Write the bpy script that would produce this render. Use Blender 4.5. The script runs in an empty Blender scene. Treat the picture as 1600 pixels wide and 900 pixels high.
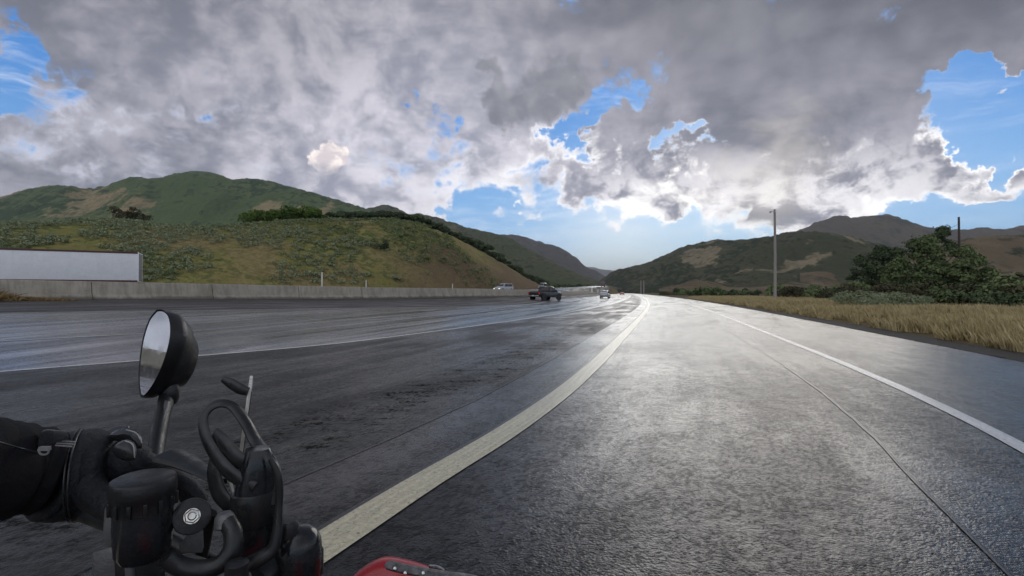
import bpy, bmesh, math, random
import numpy as np
from mathutils import Vector, Matrix

R = math.radians
random.seed(7)
rng = np.random.default_rng(11)
scn = bpy.context.scene
COL = scn.collection
FPX, CX, HY, EYE = 800.0, 800.0, 457.0, 1.3      # focal length / centre / horizon row of the 1600 px photograph, eye height

# ------------------------------------------------------------------ camera
cam_d = bpy.data.cameras.new('camera'); cam = bpy.data.objects.new('camera', cam_d); COL.objects.link(cam)
cam_d.sensor_width = 36.0; cam_d.lens = 18.0; cam_d.clip_start = 0.02; cam_d.clip_end = 60000
cam.location = (0, 0, EYE); cam.rotation_euler = (R(90) + math.atan(7 / 800), 0, 0)
scn.camera = cam
scn.view_settings.view_transform = 'Standard'; scn.view_settings.look = 'None'
scn.view_settings.exposure = 0.5; scn.view_settings.gamma = 1.0
scn.cycles.volume_bounces = 0; scn.cycles.max_bounces = 5; scn.cycles.transparent_max_bounces = 6

# ------------------------------------------------------------------ world: sky with a broken cloud deck
SUN_EL, SUN_AZ = 14.0, 23.0            # behind the clouds, ahead and to the right
w = bpy.data.worlds.new('World'); scn.world = w; w.use_nodes = True
nt = w.node_tree; nt.nodes.clear()
class NB:
    """tiny expression builder for node trees"""
    def __init__(s, nt): s.nt = nt
    def new(s, t, **kw):
        n = s.nt.nodes.new(t)
        for k, v in kw.items(): setattr(n, k, v)
        return n
    def put(s, sock, v):
        if hasattr(v, 'is_output'): s.nt.links.new(v, sock)
        elif isinstance(v, (tuple, list)) and len(v) == 3 and sock.type == 'RGBA': sock.default_value = (*v, 1)
        else: sock.default_value = v
    def m(s, op, a, b=0.0, c=None, clamp=False):
        n = s.new('ShaderNodeMath', operation=op); n.use_clamp = clamp
        s.put(n.inputs[0], a); s.put(n.inputs[1], b)
        if c is not None: s.put(n.inputs[2], c)
        return n.outputs[0]
    def add(s, a, b): return s.m('ADD', a, b)
    def sub(s, a, b): return s.m('SUBTRACT', a, b)
    def mul(s, a, b): return s.m('MULTIPLY', a, b)
    def v(s, op, a, b=None):
        n = s.new('ShaderNodeVectorMath', operation=op); s.put(n.inputs[0], a)
        if b is not None: s.put(n.inputs['Scale' if op == 'SCALE' else 1], b)
        return n.outputs['Value'] if op in ('DOT_PRODUCT', 'LENGTH', 'DISTANCE') else n.outputs[0]
    def xyz(s, a):
        n = s.new('ShaderNodeSeparateXYZ'); s.put(n.inputs[0], a); return n.outputs
    def com(s, x, y, z):
        n = s.new('ShaderNodeCombineXYZ'); s.put(n.inputs[0], x); s.put(n.inputs[1], y); s.put(n.inputs[2], z); return n.outputs[0]
    def step(s, x, a, b, lo=0.0, hi=1.0, smooth=True):
        n = s.new('ShaderNodeMapRange'); n.interpolation_type = 'SMOOTHSTEP' if smooth else 'LINEAR'
        s.put(n.inputs['Value'], x); s.put(n.inputs['From Min'], a); s.put(n.inputs['From Max'], b)
        s.put(n.inputs['To Min'], lo); s.put(n.inputs['To Max'], hi); return n.outputs[0]
    def noise(s, vec, scale, detail=4, rough=.55, dist=0.0, lac=2.0, color=False):
        n = s.new('ShaderNodeTexNoise'); s.put(n.inputs['Vector'], vec); s.put(n.inputs['Scale'], scale)
        n.inputs['Detail'].default_value = detail; n.inputs['Roughness'].default_value = rough
        n.inputs['Distortion'].default_value = dist; n.inputs['Lacunarity'].default_value = lac
        return n.outputs['Color' if color else 'Fac']
    def vor(s, vec, scale, feature='F1', rnd=1.0, out='Distance'):
        n = s.new('ShaderNodeTexVoronoi', feature=feature); s.put(n.inputs['Vector'], vec); s.put(n.inputs['Scale'], scale)
        n.inputs['Randomness'].default_value = rnd; return n.outputs[out]
    def mix(s, f, a, b, blend='MIX'):
        n = s.new('ShaderNodeMix', data_type='RGBA', blend_type=blend); n.clamp_factor = True
        s.put(n.inputs['Factor'], f); s.put(n.inputs['A'] if False else n.inputs[6], a); s.put(n.inputs[7], b); return n.outputs[2]

def pxdir(x, y):
    v = Vector(((x - CX) / FPX, 1.0, (HY - y) / FPX)); v.normalize(); return v
b = NB(nt)
D = b.new('ShaderNodeTexCoord').outputs['Generated']
dx, dy, dz = b.xyz(D)
zc = b.m('MAXIMUM', dz, 0.0)
inv = b.m('DIVIDE', 1.0, b.add(zc, 0.22))
Q = b.com(b.mul(dx, inv), b.mul(dy, inv), b.mul(zc, 1.5))
warp = b.v('SCALE', b.v('SUBTRACT', b.noise(Q, 1.4, 3, .5, color=True), (.5, .5, .5)), 0.55)
Qw = b.v('ADD', Q, warp)
DW = b.v('ADD', b.com(dx, dy, b.mul(dz, 1.35)), b.v('SCALE', b.v('SUBTRACT', b.noise(D, 6.0, 3, .55, color=True), (.5, .5, .5)), 0.10))
n_big = b.noise(Qw, 1.15, 6, .55)
n_med = b.noise(DW, 7.0, 8, .60)
n_fine = b.noise(DW, 22.0, 5, .6)
puff = b.m('SUBTRACT', 1.0, b.vor(b.v('ADD', D, b.v('SCALE', b.v('SUBTRACT', b.noise(D, 12.0, 3, .6, color=True), (.5, .5, .5)), 0.05)), 26.0, 'SMOOTH_F1'))
wv = b.v('SUBTRACT', b.noise(D, 9.0, 7, .62, color=True), (.5, .5, .5))
DB = b.v('NORMALIZE', b.v('ADD', D, b.v('SCALE', wv, 0.24)))
def blob(x, y, rpx, wgt, DD=None):
    DD = DD or DB
    c = pxdir(x, y); loc = FPX / c.y
    r = rpx / loc * 1.0
    e = b.m('EXPONENT', b.mul(b.sub(b.v('DOT_PRODUCT', DD, tuple(c)), 1.0), 2.0 / (r * r)))
    return b.mul(e, wgt)
GK = .9
def blobs(lst):
    acc = None
    for q in lst:
        t = blob(q[0], q[1], q[2], q[3] * GK); acc = t if acc is None else b.add(acc, t)
    return acc
GAPS = [(945, 158, 26, .50), (985, 165, 18, .40), (912, 200, 26, .50), (865, 212, 24, .42), (1062, 222, 17, .50), (825, 225, 18, .30), (1000, 195, 14, .25), (690, 187, 7, .4), (770, 208, 10, .3),
        (1600, 160, 70, 1.0), (1545, 180, 52, .95), (1500, 165, 40, .8), (1452, 150, 24, .7), (1600, 215, 55, .8), (1230, 236, 0.1, 0), (1476, 236, 14, .5), (1700, 170, 120, 1.0),
        (12, 72, 20, .6), (60, 96, 13, .5), (0, 108, 17, .5), (-80, 90, 50, .4), (1500, 88, 10, .4),
        (745, 330, 34, .55), (800, 322, 26, .45), (870, 350, 34, .5), (930, 345, 30, .35), (1085, 345, 30, .4), (1160, 320, 12, .3),
        (1600, 335, 40, .6), (1520, 345, 34, .5), (1420, 340, 30, .4), (960, 262, 12, .3), (1100, 250, 10, .2), (905, 255, 10, .3)]
ADDS = [(1040, 318, 30, .30), (1250, 318, 40, .40), (1180, 335, 26, .25), (1310, 310, 40, .30), (1400, 295, 40, .30), (1470, 268, 34, .32), (1555, 262, 38, .7), (1605, 266, 40, .7), (1520, 225, 14, .2),
        (1390, 240, 50, .3), (820, 150, 60, .4), (875, 140, 34, .4), (1010, 215, 24, .40), (980, 228, 18, .3), (925, 214, 9, .5), (812, 325, 7, .5), (890, 392, 14, .3),
        (1210, 200, 110, .2), (370, 60, 60, .35), (230, 30, 50, .3), (700, 170, 26, .15), (110, 60, 30, .2), (1565, 72, 34, .7), (1610, 40, 60, .9), (1480, 112, 18, .5), (1500, 60, 50, .4), (1370, 170, 40, .3), (940, 290, 28, .22), (890, 270, 20, .2)]
cov = b.add(blobs(ADDS), b.mul(blobs(GAPS), -1.0))
# the deck thins out low over the horizon
low = b.add(b.step(dz, 0.075, 0.17, -0.42, 0.14), b.mul(b.step(dx, -.10, -.34), b.step(dz, .20, .10, 0, .62)))
field = b.add(b.add(cov, low), b.add(b.mul(b.sub(n_big, .5), .5), b.add(b.mul(b.sub(n_med, .5), 1.15), b.mul(b.sub(puff, .6), .22))))
field = b.add(field, b.add(b.mul(b.sub(n_fine, .5), .75), .11))
n_sh3 = b.noise(b.v('ADD', DW, (5, 2, 1)), 10.0, 6, .6)
soft = b.step(b.noise(D, 5.0, 3, .5), .38, .62, 0.05, 0.22)
alpha = b.step(field, -0.045, soft)
thick = b.step(b.add(field, b.add(b.mul(b.sub(n_big, .5), .5), b.add(b.mul(b.sub(n_sh3, .5), .75), b.mul(b.step(dz, .16, .44), .42)))), 0.02, 0.40)
sun_c = pxdir(1190, 260)
glow = b.m('EXPONENT', b.mul(b.sub(b.v('DOT_PRODUCT', D, tuple(sun_c)), 1.0), 7.0))
tight = b.m('EXPONENT', b.mul(b.sub(b.v('DOT_PRODUCT', D, tuple(sun_c)), 1.0), 60.0))
suno = b.v('SCALE', b.v('SUBTRACT', tuple(sun_c), D), 0.030)
n_med_s = b.noise(b.v('ADD', DW, suno), 7.0, 6, .60)
big_a = b.noise(DW, 3.0, 4, .55); big_b = b.noise(b.v('ADD', DW, b.v('SCALE', suno, 2.2)), 3.0, 4, .55)
relief = b.add(b.mul(b.sub(n_med, n_med_s), 2.6), b.mul(b.sub(big_a, big_b), 2.2))
n_shade = b.noise(b.v('ADD', Qw, (3.1, 1.7, 0)), 2.2, 7, .60, .4)
n_sh2 = b.noise(DW, 4.2, 6, .58, .3)
shade = b.step(b.add(b.mul(n_shade, .45), b.add(b.mul(n_sh2, .40), b.add(b.mul(puff, .15), b.mul(relief, b.sub(.34, b.mul(b.step(dz, .18, .42), b.step(dx, -.35, .15, .05, .27))))))), .36, .66)
# lit bulk of the deck near the horizon left of centre, dark base overhead
lowglow = b.m('EXPONENT', b.mul(b.sub(b.v('DOT_PRODUCT', D, tuple(pxdir(650, 270))), 1.0), 15.0))
over = b.step(dz, 0.12, 0.62)
right = b.step(dx, -0.1, 0.5)
darkb = blobs([(90, 250, 90, .55), (300, 235, 70, .4), (1000, 215, 26, .35), (1250, 60, 160, .45), (480, 70, 90, .35), (1380, 250, 50, .2)])
deck_lo = b.mix(over, (.175, .185, .235), (.062, .066, .081))
deck_hi = b.mix(over, (.40, .39, .46), (.135, .137, .158))
deck = b.mix(shade, deck_lo, deck_hi)
deck = b.mix(b.mul(lowglow, .62), deck, b.mix(shade, (.34, .35, .44), (.80, .77, .84)))
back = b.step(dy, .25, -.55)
deck = b.mix(b.mul(back, .85), deck, b.mix(shade, (.58, .59, .66), (1.0, .98, 1.0)))  # unseen deck behind the camera, brightened to light the slopes facing it
deck = b.mix(b.mul(right, b.mul(over, .75)), deck, b.mix(shade, (.078, .083, .098), (.128, .132, .149)))
dcl = b.step(b.add(blobs([(815, 152, 46, 1.0), (870, 150, 34, .9), (900, 128, 22, .7), (755, 112, 20, .7), (780, 165, 26, .6), (1005, 213, 22, .7), (1040, 205, 16, .6)]), b.mul(b.sub(n_med, .5), 1.1)), .34, .78)
deck = b.mix(b.mul(dcl, .75), deck, b.mix(shade, (.125, .133, .155), (.25, .255, .285)))
deck = b.mix(b.m('MINIMUM', darkb, .85), deck, b.mix(shade, (.115, .123, .155), (.21, .215, .25)))
hot = b.mul(b.m('EXPONENT', b.mul(b.sub(b.v('DOT_PRODUCT', D, tuple(pxdir(1130, 300))), 1.0), 9.0)), b.step(dz, .27, .14))
deck = b.mix(b.mul(hot, b.step(b.add(shade, b.mul(n_sh3, .7)), .62, 1.15)), deck, (.95, .93, .95))
rimc = b.mix(glow, (.55, .56, .66), (1.20, 1.17, 1.15))
rimc = b.mix(b.mul(tight, .25), rimc, (1.5, 1.4, 1.25))
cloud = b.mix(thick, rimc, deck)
cloud = b.mix(b.mul(b.step(b.mul(tight, n_med), .30, .62), .3), cloud, (.95, .86, .72))
DP = b.v('NORMALIZE', b.v('ADD', D, b.v('SCALE', b.v('SUBTRACT', b.noise(D, 38.0, 5, .6, color=True), (.5, .5, .5)), 0.035)))
single = b.add(b.add(blob(513, 240, 19, 1.0, DP), blob(534, 243, 14, .9, DP)), b.add(blob(492, 250, 15, .8, DP), blob(516, 258, 17, .7, DP)))
sm = b.step(single, .42, .62)
cloud = b.mix(b.mul(sm, b.step(dz, pxdir(512, 270).z, pxdir(512, 248).z, .25, .95)), cloud, b.mix(b.step(b.add(n_fine, b.mul(relief, .5)), .38, .66), (.62, .56, .58), (1.0, .90, .84)))
sky = b.new('ShaderNodeTexSky', sky_type='NISHITA'); sky.sun_disc = False
sky.sun_elevation = R(SUN_EL); sky.sun_rotation = R(SUN_AZ); sky.air_density = 1.0; sky.dust_density = 0.6; sky.ozone_density = 2.0
skyc = b.v('SCALE', sky.outputs[0], 0.05)
skyc = b.mix(1.0, skyc, (.55, .90, 1.35), 'MULTIPLY')
grad = b.mix(b.step(dz, 0.0, .10), (.74, .82, .80), (.26, .52, .86))
grad = b.mix(b.step(dz, 0.06, .36), grad, (.055, .23, .60))
grad = b.mix(b.mul(tight, .5), grad, (.80, .84, .88))
grad = b.mix(blob(960, 410, 110, .8, D), grad, (.84, .92, .98))
skyc = b.mix(.8, skyc, grad)
skyc = b.v('MINIMUM', skyc, (.9, .92, 1.0))
# ground haze colour under the horizon (only seen in reflections)
under = b.step(dz, -0.03, 0.0)
cir = b.mul(b.step(b.noise(b.v('MULTIPLY', DW, (5, 5, 22)), 1.3, 7, .7, .2), .44, .80), .5)
skyc = b.mix(b.mul(b.mul(cir, b.step(dx, .2, .45, 1, .5)), b.step(dz, .03, .12)), skyc, (.86, .90, .98))
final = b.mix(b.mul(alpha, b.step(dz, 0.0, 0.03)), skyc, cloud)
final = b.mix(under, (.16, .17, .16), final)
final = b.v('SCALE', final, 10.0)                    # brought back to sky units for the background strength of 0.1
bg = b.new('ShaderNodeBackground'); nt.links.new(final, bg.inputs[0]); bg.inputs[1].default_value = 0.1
wo = b.new('ShaderNodeOutputWorld'); nt.links.new(bg.outputs[0], wo.inputs[0])
w.cycles.sampling_method = 'MANUAL'; w.cycles.sample_map_resolution = 1024

sl = bpy.data.lights.new('sun', 'SUN'); sun = bpy.data.objects.new('sun', sl); COL.objects.link(sun)
sl.energy = 0.5; sl.angle = R(31); sl.color = (1.0, .95, .88)
sd = Vector((math.sin(R(SUN_AZ)) * math.cos(R(SUN_EL)), math.cos(R(SUN_AZ)) * math.cos(R(SUN_EL)), math.sin(R(SUN_EL))))
sun.rotation_euler = sd.to_track_quat('Z', 'Y').to_euler(); sun.location = (0, 0, 900)

# ------------------------------------------------------------------ small tools
def P(px, py, Y): return Vector(((px - CX) / FPX * Y, Y, EYE + (HY - py) / FPX * Y))
def tag(o, label=None, cat=None, group=None, kind=None):
    if label: o['label'] = label
    if cat: o['category'] = cat
    if group: o['group'] = group
    if kind: o['kind'] = kind
    return o
def empty(name, loc, rz=0.0):
    o = bpy.data.objects.new(name, None); COL.objects.link(o); o.location = loc; o.rotation_euler = (0, 0, rz); o.empty_display_size = .2
    return o
def link_mesh(name, me, mat=None, parent=None, kind=None):
    o = bpy.data.objects.new(name, me); COL.objects.link(o)
    if mat and not me.materials: me.materials.append(mat)
    if parent is not None:
        o.parent = parent
    if kind: o['kind'] = kind
    return o
def np_mesh(name, verts, faces, smooth=False, uv=None):
    """verts (n,3); faces (m,4) or (m,3) arrays"""
    me = bpy.data.meshes.new(name); verts = np.asarray(verts, np.float32); faces = np.asarray(faces, np.int32)
    k = faces.shape[1]; me.vertices.add(len(verts)); me.vertices.foreach_set('co', verts.ravel())
    me.loops.add(faces.size); me.loops.foreach_set('vertex_index', faces.ravel())
    me.polygons.add(len(faces)); me.polygons.foreach_set('loop_start', np.arange(0, faces.size, k, dtype=np.int32))
    me.polygons.foreach_set('loop_total', np.full(len(faces), k, np.int32))
    if smooth: me.polygons.foreach_set('use_smooth', np.ones(len(faces), bool))
    if uv is not None:
        l = me.uv_layers.new(name='UVMap'); l.data.foreach_set('uv', np.asarray(uv, np.float32)[faces.ravel()].ravel())
    me.update(calc_edges=True); me.validate()
    return me
def grid_faces(nr, nc):
    i = np.arange((nr - 1) * (nc - 1)); r = i // (nc - 1); c = i % (nc - 1); a = r * nc + c
    return np.stack([a, a + 1, a + nc + 1, a + nc], 1)

class MB:
    def __init__(s): s.v = []; s.f = []
    def add(s, vs, fs):
        o = len(s.v); s.v += [tuple(q) for q in vs]; s.f += [tuple(i + o for i in f) for f in fs]; return s
    def box(s, c, size, M=None):
        hx, hy, hz = size[0] / 2, size[1] / 2, size[2] / 2; vs = []
        for z in (-hz, hz):
            for x, y in ((-hx, -hy), (hx, -hy), (hx, hy), (-hx, hy)):
                q = Vector((x, y, z)); q = (M @ q) if M is not None else q; vs.append(Vector(c) + q)
        return s.add(vs, [(3, 2, 1, 0), (4, 5, 6, 7), (0, 1, 5, 4), (1, 2, 6, 5), (2, 3, 7, 6), (3, 0, 4, 7)])
    def tube(s, path, rad, n=10, flat=None, up=None, cap=True):
        path = [Vector(p) for p in path]; m = len(path)
        if not hasattr(rad, '__len__'): rad = [rad] * m
        T = [(path[min(i + 1, m - 1)] - path[max(i - 1, 0)]).normalized() for i in range(m)]
        u = Vector(up) if up else (Vector((0, 0, 1)) if abs(T[0].z) < .9 else Vector((1, 0, 0)))
        vs = []
        for i in range(m):
            a = u - T[i] * u.dot(T[i]); a.normalize(); u = a; bb = T[i].cross(a)
            f = flat if flat else 1.0
            for k in range(n):
                t = 2 * math.pi * k / n
                vs.append(path[i] + a * (rad[i] * math.sin(t) * f) + bb * (rad[i] * math.cos(t)))
        fs = [(i * n + k, i * n + (k + 1) % n, (i + 1) * n + (k + 1) % n, (i + 1) * n + k) for i in range(m - 1) for k in range(n)]
        if cap: fs += [tuple(range(n - 1, -1, -1)), tuple((m - 1) * n + k for k in range(n))]
        return s.add(vs, fs)
    def lathe(s, c, axis, prof, n=24):
        """prof: list of (distance along axis, radius)"""
        ax = Vector(axis).normalized(); c = Vector(c)
        u = ax.orthogonal().normalized(); v = ax.cross(u); vs = []
        for h, r in prof:
            for k in range(n):
                t = 2 * math.pi * k / n; vs.append(c + ax * h + (u * math.cos(t) + v * math.sin(t)) * max(r, 1e-5))
        m = len(prof); fs = [(i * n + k, i * n + (k + 1) % n, (i + 1) * n + (k + 1) % n, (i + 1) * n + k) for i in range(m - 1) for k in range(n)]
        fs += [tuple(range(n - 1, -1, -1)), tuple((m - 1) * n + k for k in range(n))]
        return s.add(vs, fs)
    def loft(s, rings, cap=True):
        n = len(rings[0]); vs = [p for r in rings for p in r]; m = len(rings)
        fs = [(i * n + k, i * n + (k + 1) % n, (i + 1) * n + (k + 1) % n, (i + 1) * n + k) for i in range(m - 1) for k in range(n)]
        if cap: fs += [tuple(range(n - 1, -1, -1)), tuple((m - 1) * n + k for k in range(n))]
        return s.add(vs, fs)
    def build(s, name, mat, parent=None, smooth=True, bevel=0.0, kind=None, seg=2, sub=0, origin=None, angle=40):
        me = bpy.data.meshes.new(name)
        off = Vector(origin) if origin is not None else Vector((0, 0, 0))
        me.from_pydata([tuple(Vector(v) - off) for v in s.v], [], s.f); me.update()
        bm = bmesh.new(); bm.from_mesh(me); bmesh.ops.recalc_face_normals(bm, faces=bm.faces)
        if bevel > 0:
            ed = [e for e in bm.edges if len(e.link_faces) == 2 and e.calc_face_angle(0) > R(25)]
            if ed: bmesh.ops.bevel(bm, geom=ed, offset=bevel, segments=seg, affect='EDGES', profile=.6, clamp_overlap=True)
        bm.to_mesh(me); bm.free()
        if smooth:
            for p in me.polygons: p.use_smooth = True
            try: me.set_sharp_from_angle(angle=R(angle))
            except Exception: pass
        o = link_mesh(name, me, mat, parent, kind)
        if origin is not None: o.location = off if parent is None else (parent.matrix_world.inverted() @ off)
        if sub:
            md = o.modifiers.new('smooth', 'SUBSURF'); md.levels = sub; md.render_levels = sub
        return o
def copy_tree(o, parent=None):
    c = o.copy(); COL.objects.link(c)
    if parent is not None: c.parent = parent
    for ch in o.children: copy_tree(ch, c)
    return c

def _hash(ix, iy, seed):
    h = (ix.astype(np.int64) * 374761393 + iy.astype(np.int64) * 668265263 + seed * 1442695041) & 0xFFFFFFFF
    h = ((h ^ (h >> 13)) * 1274126177) & 0xFFFFFFFF; h = h ^ (h >> 16)
    return (h & 0xFFFFFF) / float(0xFFFFFF)
def vnoise(x, y, seed=0):
    xi = np.floor(x); yi = np.floor(y); fx = x - xi; fy = y - yi
    fx = fx * fx * fx * (fx * (fx * 6 - 15) + 10); fy = fy * fy * fy * (fy * (fy * 6 - 15) + 10)
    a = _hash(xi, yi, seed); b_ = _hash(xi + 1, yi, seed); c = _hash(xi, yi + 1, seed); d = _hash(xi + 1, yi + 1, seed)
    return (a * (1 - fx) + b_ * fx) * (1 - fy) + (c * (1 - fx) + d * fx) * fy
def fbm(x, y, oct=5, seed=0, ridged=False):
    s = 0; a = .5; t = 0
    for i in range(oct):
        n = vnoise(x * 2 ** i + 17.3 * i, y * 2 ** i - 9.1 * i, seed + i)
        if ridged: n = 1 - np.abs(2 * n - 1)
        s = s + a * n; t += a; a *= .5
    return s / t
def pchip(knots):
    k = np.array(sorted(knots), float); x, y = k[:, 0], k[:, 1]; h = np.diff(x); d = np.diff(y) / h
    m = np.zeros(len(x)); m[0] = d[0]; m[-1] = d[-1]
    m[1:-1] = (d[:-1] * h[1:] + d[1:] * h[:-1]) / (h[:-1] + h[1:])       # smooth (not strictly monotone) slopes
    def f(q):
        q = np.asarray(q, float); i = np.clip(np.searchsorted(x, q) - 1, 0, len(h) - 1)
        t = (q - x[i]) / h[i]; tc = np.clip(t, 0, 1); t2 = tc * tc; t3 = t2 * tc
        r = (2 * t3 - 3 * t2 + 1) * y[i] + (t3 - 2 * t2 + tc) * h[i] * m[i] + (-2 * t3 + 3 * t2) * y[i + 1] + (t3 - t2) * h[i] * m[i + 1]
        r = np.where(q < x[0], y[0] + m[0] * (q - x[0]), r); return np.where(q > x[-1], y[-1] + m[-1] * (q - x[-1]), r)
    return f
sstep = lambda a, b_, t: (lambda u: u * u * (3 - 2 * u))(np.clip((t - a) / (b_ - a), 0, 1))

# ------------------------------------------------------------------ materials
def mat(name):
    m = bpy.data.materials.new(name); m.use_nodes = True; n = m.node_tree; n.nodes.clear(); bb = NB(n)
    pr = bb.new('ShaderNodeBsdfPrincipled'); out = bb.new('ShaderNodeOutputMaterial'); n.links.new(pr.outputs[0], out.inputs[0])
    return m, bb, pr
def bump(bb, pr, h, strength=.5, dist=.02):
    n = bb.new('ShaderNodeBump'); n.inputs['Strength'].default_value = strength; n.inputs['Distance'].default_value = dist
    bb.put(n.inputs['Height'], h); bb.nt.links.new(n.outputs[0], pr.inputs['Normal']); return n
def coord(bb, kind='Object'): return bb.new('ShaderNodeTexCoord').outputs[kind]
def wpos(bb): return bb.new('ShaderNodeNewGeometry').outputs['Position']
def simple(name, col, rough=.5, metal=0.0, var=.25, scale=30, bmp=0.0, bscale=200, spec=.5, coat=0.0):
    m, bb, pr = mat(name); c = coord(bb)
    n = bb.noise(c, scale, 5, .6)
    bb.put(pr.inputs['Base Color'], bb.mix(bb.step(n, .3, .7), tuple(q * (1 - var) for q in col), tuple(min(1, q * (1 + var)) for q in col)))
    bb.put(pr.inputs['Roughness'], bb.step(bb.noise(c, scale * 2.3, 4, .6), .3, .7, max(.02, rough - .12), min(1, rough + .12)))
    pr.inputs['Metallic'].default_value = metal; pr.inputs['Specular IOR Level'].default_value = spec
    pr.inputs['Coat Weight'].default_value = coat; pr.inputs['Coat Roughness'].default_value = .08
    if bmp: bump(bb, pr, bb.noise(c, bscale, 3, .6), bmp, .002)
    return m

def road_mat(name, base, wet_lo, wet_hi, streak, grain=1.0, pud=.5, bump_s=.5):
    """wet asphalt: stone relief that pokes through a water film, streaks along the travel direction (uv = metres across, metres along)"""
    m, bb, pr = mat(name); uv = bb.new('ShaderNodeUVMap').outputs[0]; Wp = wpos(bb)
    ux, uy, _ = bb.xyz(uv)
    long = bb.com(bb.mul(ux, 1.6), bb.mul(uy, .045), 0)
    long2 = bb.com(bb.mul(ux, 6.5), bb.mul(uy, .12), 5.0)
    pat = bb.com(bb.mul(ux, .55), bb.mul(uy, .22), 2.0)
    s1 = bb.noise(long, 1.0, 5, .6); s2 = bb.noise(long2, 1.0, 4, .6); p1 = bb.noise(pat, 1.0, 6, .62)
    stones = bb.vor(Wp, 62.0, 'F1'); st2 = bb.vor(Wp, 30.0, 'F1'); gr = bb.noise(Wp, 9.0, 6, .7); lump = bb.noise(bb.com(bb.mul(ux, 24), bb.mul(uy, 15), 0), 1.0, 5, .7)
    wet = bb.add(bb.mul(s1, streak), bb.add(bb.mul(s2, streak * .45), bb.mul(p1, 1 - streak)))
    wetm = bb.step(wet, .5 * (1 + streak * .45) - .12, .5 * (1 + streak * .45) + .12)
    dry = bb.mul(bb.step(lump, .45, .62), bb.sub(1.0, bb.mul(wetm, .75)))
    colv = bb.mix(bb.step(gr, .3, .7), tuple(q * .62 for q in base), tuple(q * 1.5 for q in base))
    colv = bb.mix(bb.mul(bb.step(st2, .0, .25, 1, 0), .35), colv, tuple(q * 2.6 for q in base))
    colv = bb.mix(bb.step(bb.vor(Wp, 1.7, 'F1'), .055, .075, .55, 0), colv, (.008, .008, .008))
    kill = 1.0
    if name == 'wet_chipseal':
        band = bb.mul(bb.step(ux, -2.7, -2.2), bb.step(ux, -1.0, -1.35))
        blot = bb.step(bb.noise(bb.com(bb.mul(ux, 1.3), bb.mul(uy, 2.4), 4.0), 1.0, 8, .78), .42, .64)
        colv = bb.mix(bb.mul(bb.mul(band, blot), .6), colv, (.010, .010, .010))
        kill = bb.sub(1.0, bb.mul(bb.mul(band, blot), .6))
        fleck = bb.step(bb.noise(Wp, 3.2, 6, .75), .60, .68)
        colv = bb.mix(bb.mul(fleck, .7), colv, (.006, .006, .006))
    if streak > .7:
        sheen_streak = bb.step(bb.noise(bb.com(bb.mul(ux, 2.6), bb.mul(uy, .035), 9.0), 1.0, 5, .62), .50, .62)
        colv = bb.mix(bb.mul(sheen_streak, .7), colv, tuple(q * 3.6 for q in base))  # bright wet sheen along the lanes, lightened into the base colour
    bb.put(pr.inputs['Base Color'], colv)
    rr = bb.step(bb.sub(wetm, bb.mul(dry, .6)), 0, 1, wet_hi, wet_lo, smooth=False)
    bb.put(pr.inputs['Roughness'], bb.add(rr, bb.mul(bb.sub(gr, .5), .12)))
    bb.put(pr.inputs['Specular IOR Level'], bb.mul(bb.step(wetm, 0, 1, .22, .46, smooth=False), bb.sub(kill, bb.mul(bb.step(bb.add(bb.mul(lump, .6), bb.mul(bb.noise(Wp, 4.0, 5, .7), .4)), .44, .58), .74))))
    h = bb.add(bb.mul(stones, -.35 * grain), bb.add(bb.mul(lump, .9), bb.mul(gr, 1.1 * grain)))
    h = bb.mul(h, bb.sub(1.0, bb.mul(wetm, pud)))
    pr.inputs['Specular IOR Level'].default_value = .5
    bump(bb, pr, h, bump_s, .018)
    return m
M = {}
M['ramp'] = road_mat('wet_asphalt', (.015, .015, .017), .09, .25, .22, 1.0, .45, .45)
M['rough'] = road_mat('wet_chipseal', (.036, .036, .035), .20, .48, .30, 1.3, .35, .60)
M['main'] = road_mat('wet_highway_asphalt', (.080, .080, .086), .07, .30, .80, .8, .6, .16)
M['should'] = road_mat('damp_shoulder_asphalt', (.060, .056, .052), .40, .75, .6, 1.1, .3, .5)
def paint_mat(name, col):
    m, bb, pr = mat(name); uv = bb.new('ShaderNodeUVMap').outputs[0]; Wp = wpos(bb); ux, uy, _ = bb.xyz(uv)
    g = bb.noise(Wp, 26.0, 6, .7); s = bb.noise(bb.com(bb.mul(ux, 26), bb.mul(uy, .7), 0), 1.0, 5, .65)
    c = bb.mix(bb.step(bb.add(bb.mul(g, .5), bb.mul(s, .5)), .38, .62), tuple(q * .62 for q in col), col)
    c = bb.mix(bb.step(bb.vor(Wp, 9.0, 'F1'), .07, .10, .85, 0), c, (.03, .028, .022))
    c = bb.mix(bb.step(bb.noise(Wp, 55.0, 4, .7), .54, .66, 0, .65), c, (.05, .048, .04))
    bb.put(pr.inputs['Base Color'], c); pr.inputs['Roughness'].default_value = .30
    bump(bb, pr, bb.add(g, bb.mul(bb.vor(Wp, 60.0), -.3)), .5, .008); return m
M['paint_y'] = paint_mat('worn_cream_line_paint', (.68, .63, .43))
M['paint_w'] = paint_mat('worn_white_line_paint', (.78, .78, .75))
M['paint_dim'] = paint_mat('faded_line_paint', (.55, .55, .54))
M['tar'] = simple('tar_seal', (.006, .006, .006), .35, bmp=.5, bscale=40)
M['joint'] = simple('pale_joint_sealant', (.07, .07, .073), .35, bmp=.6, bscale=40)

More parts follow.
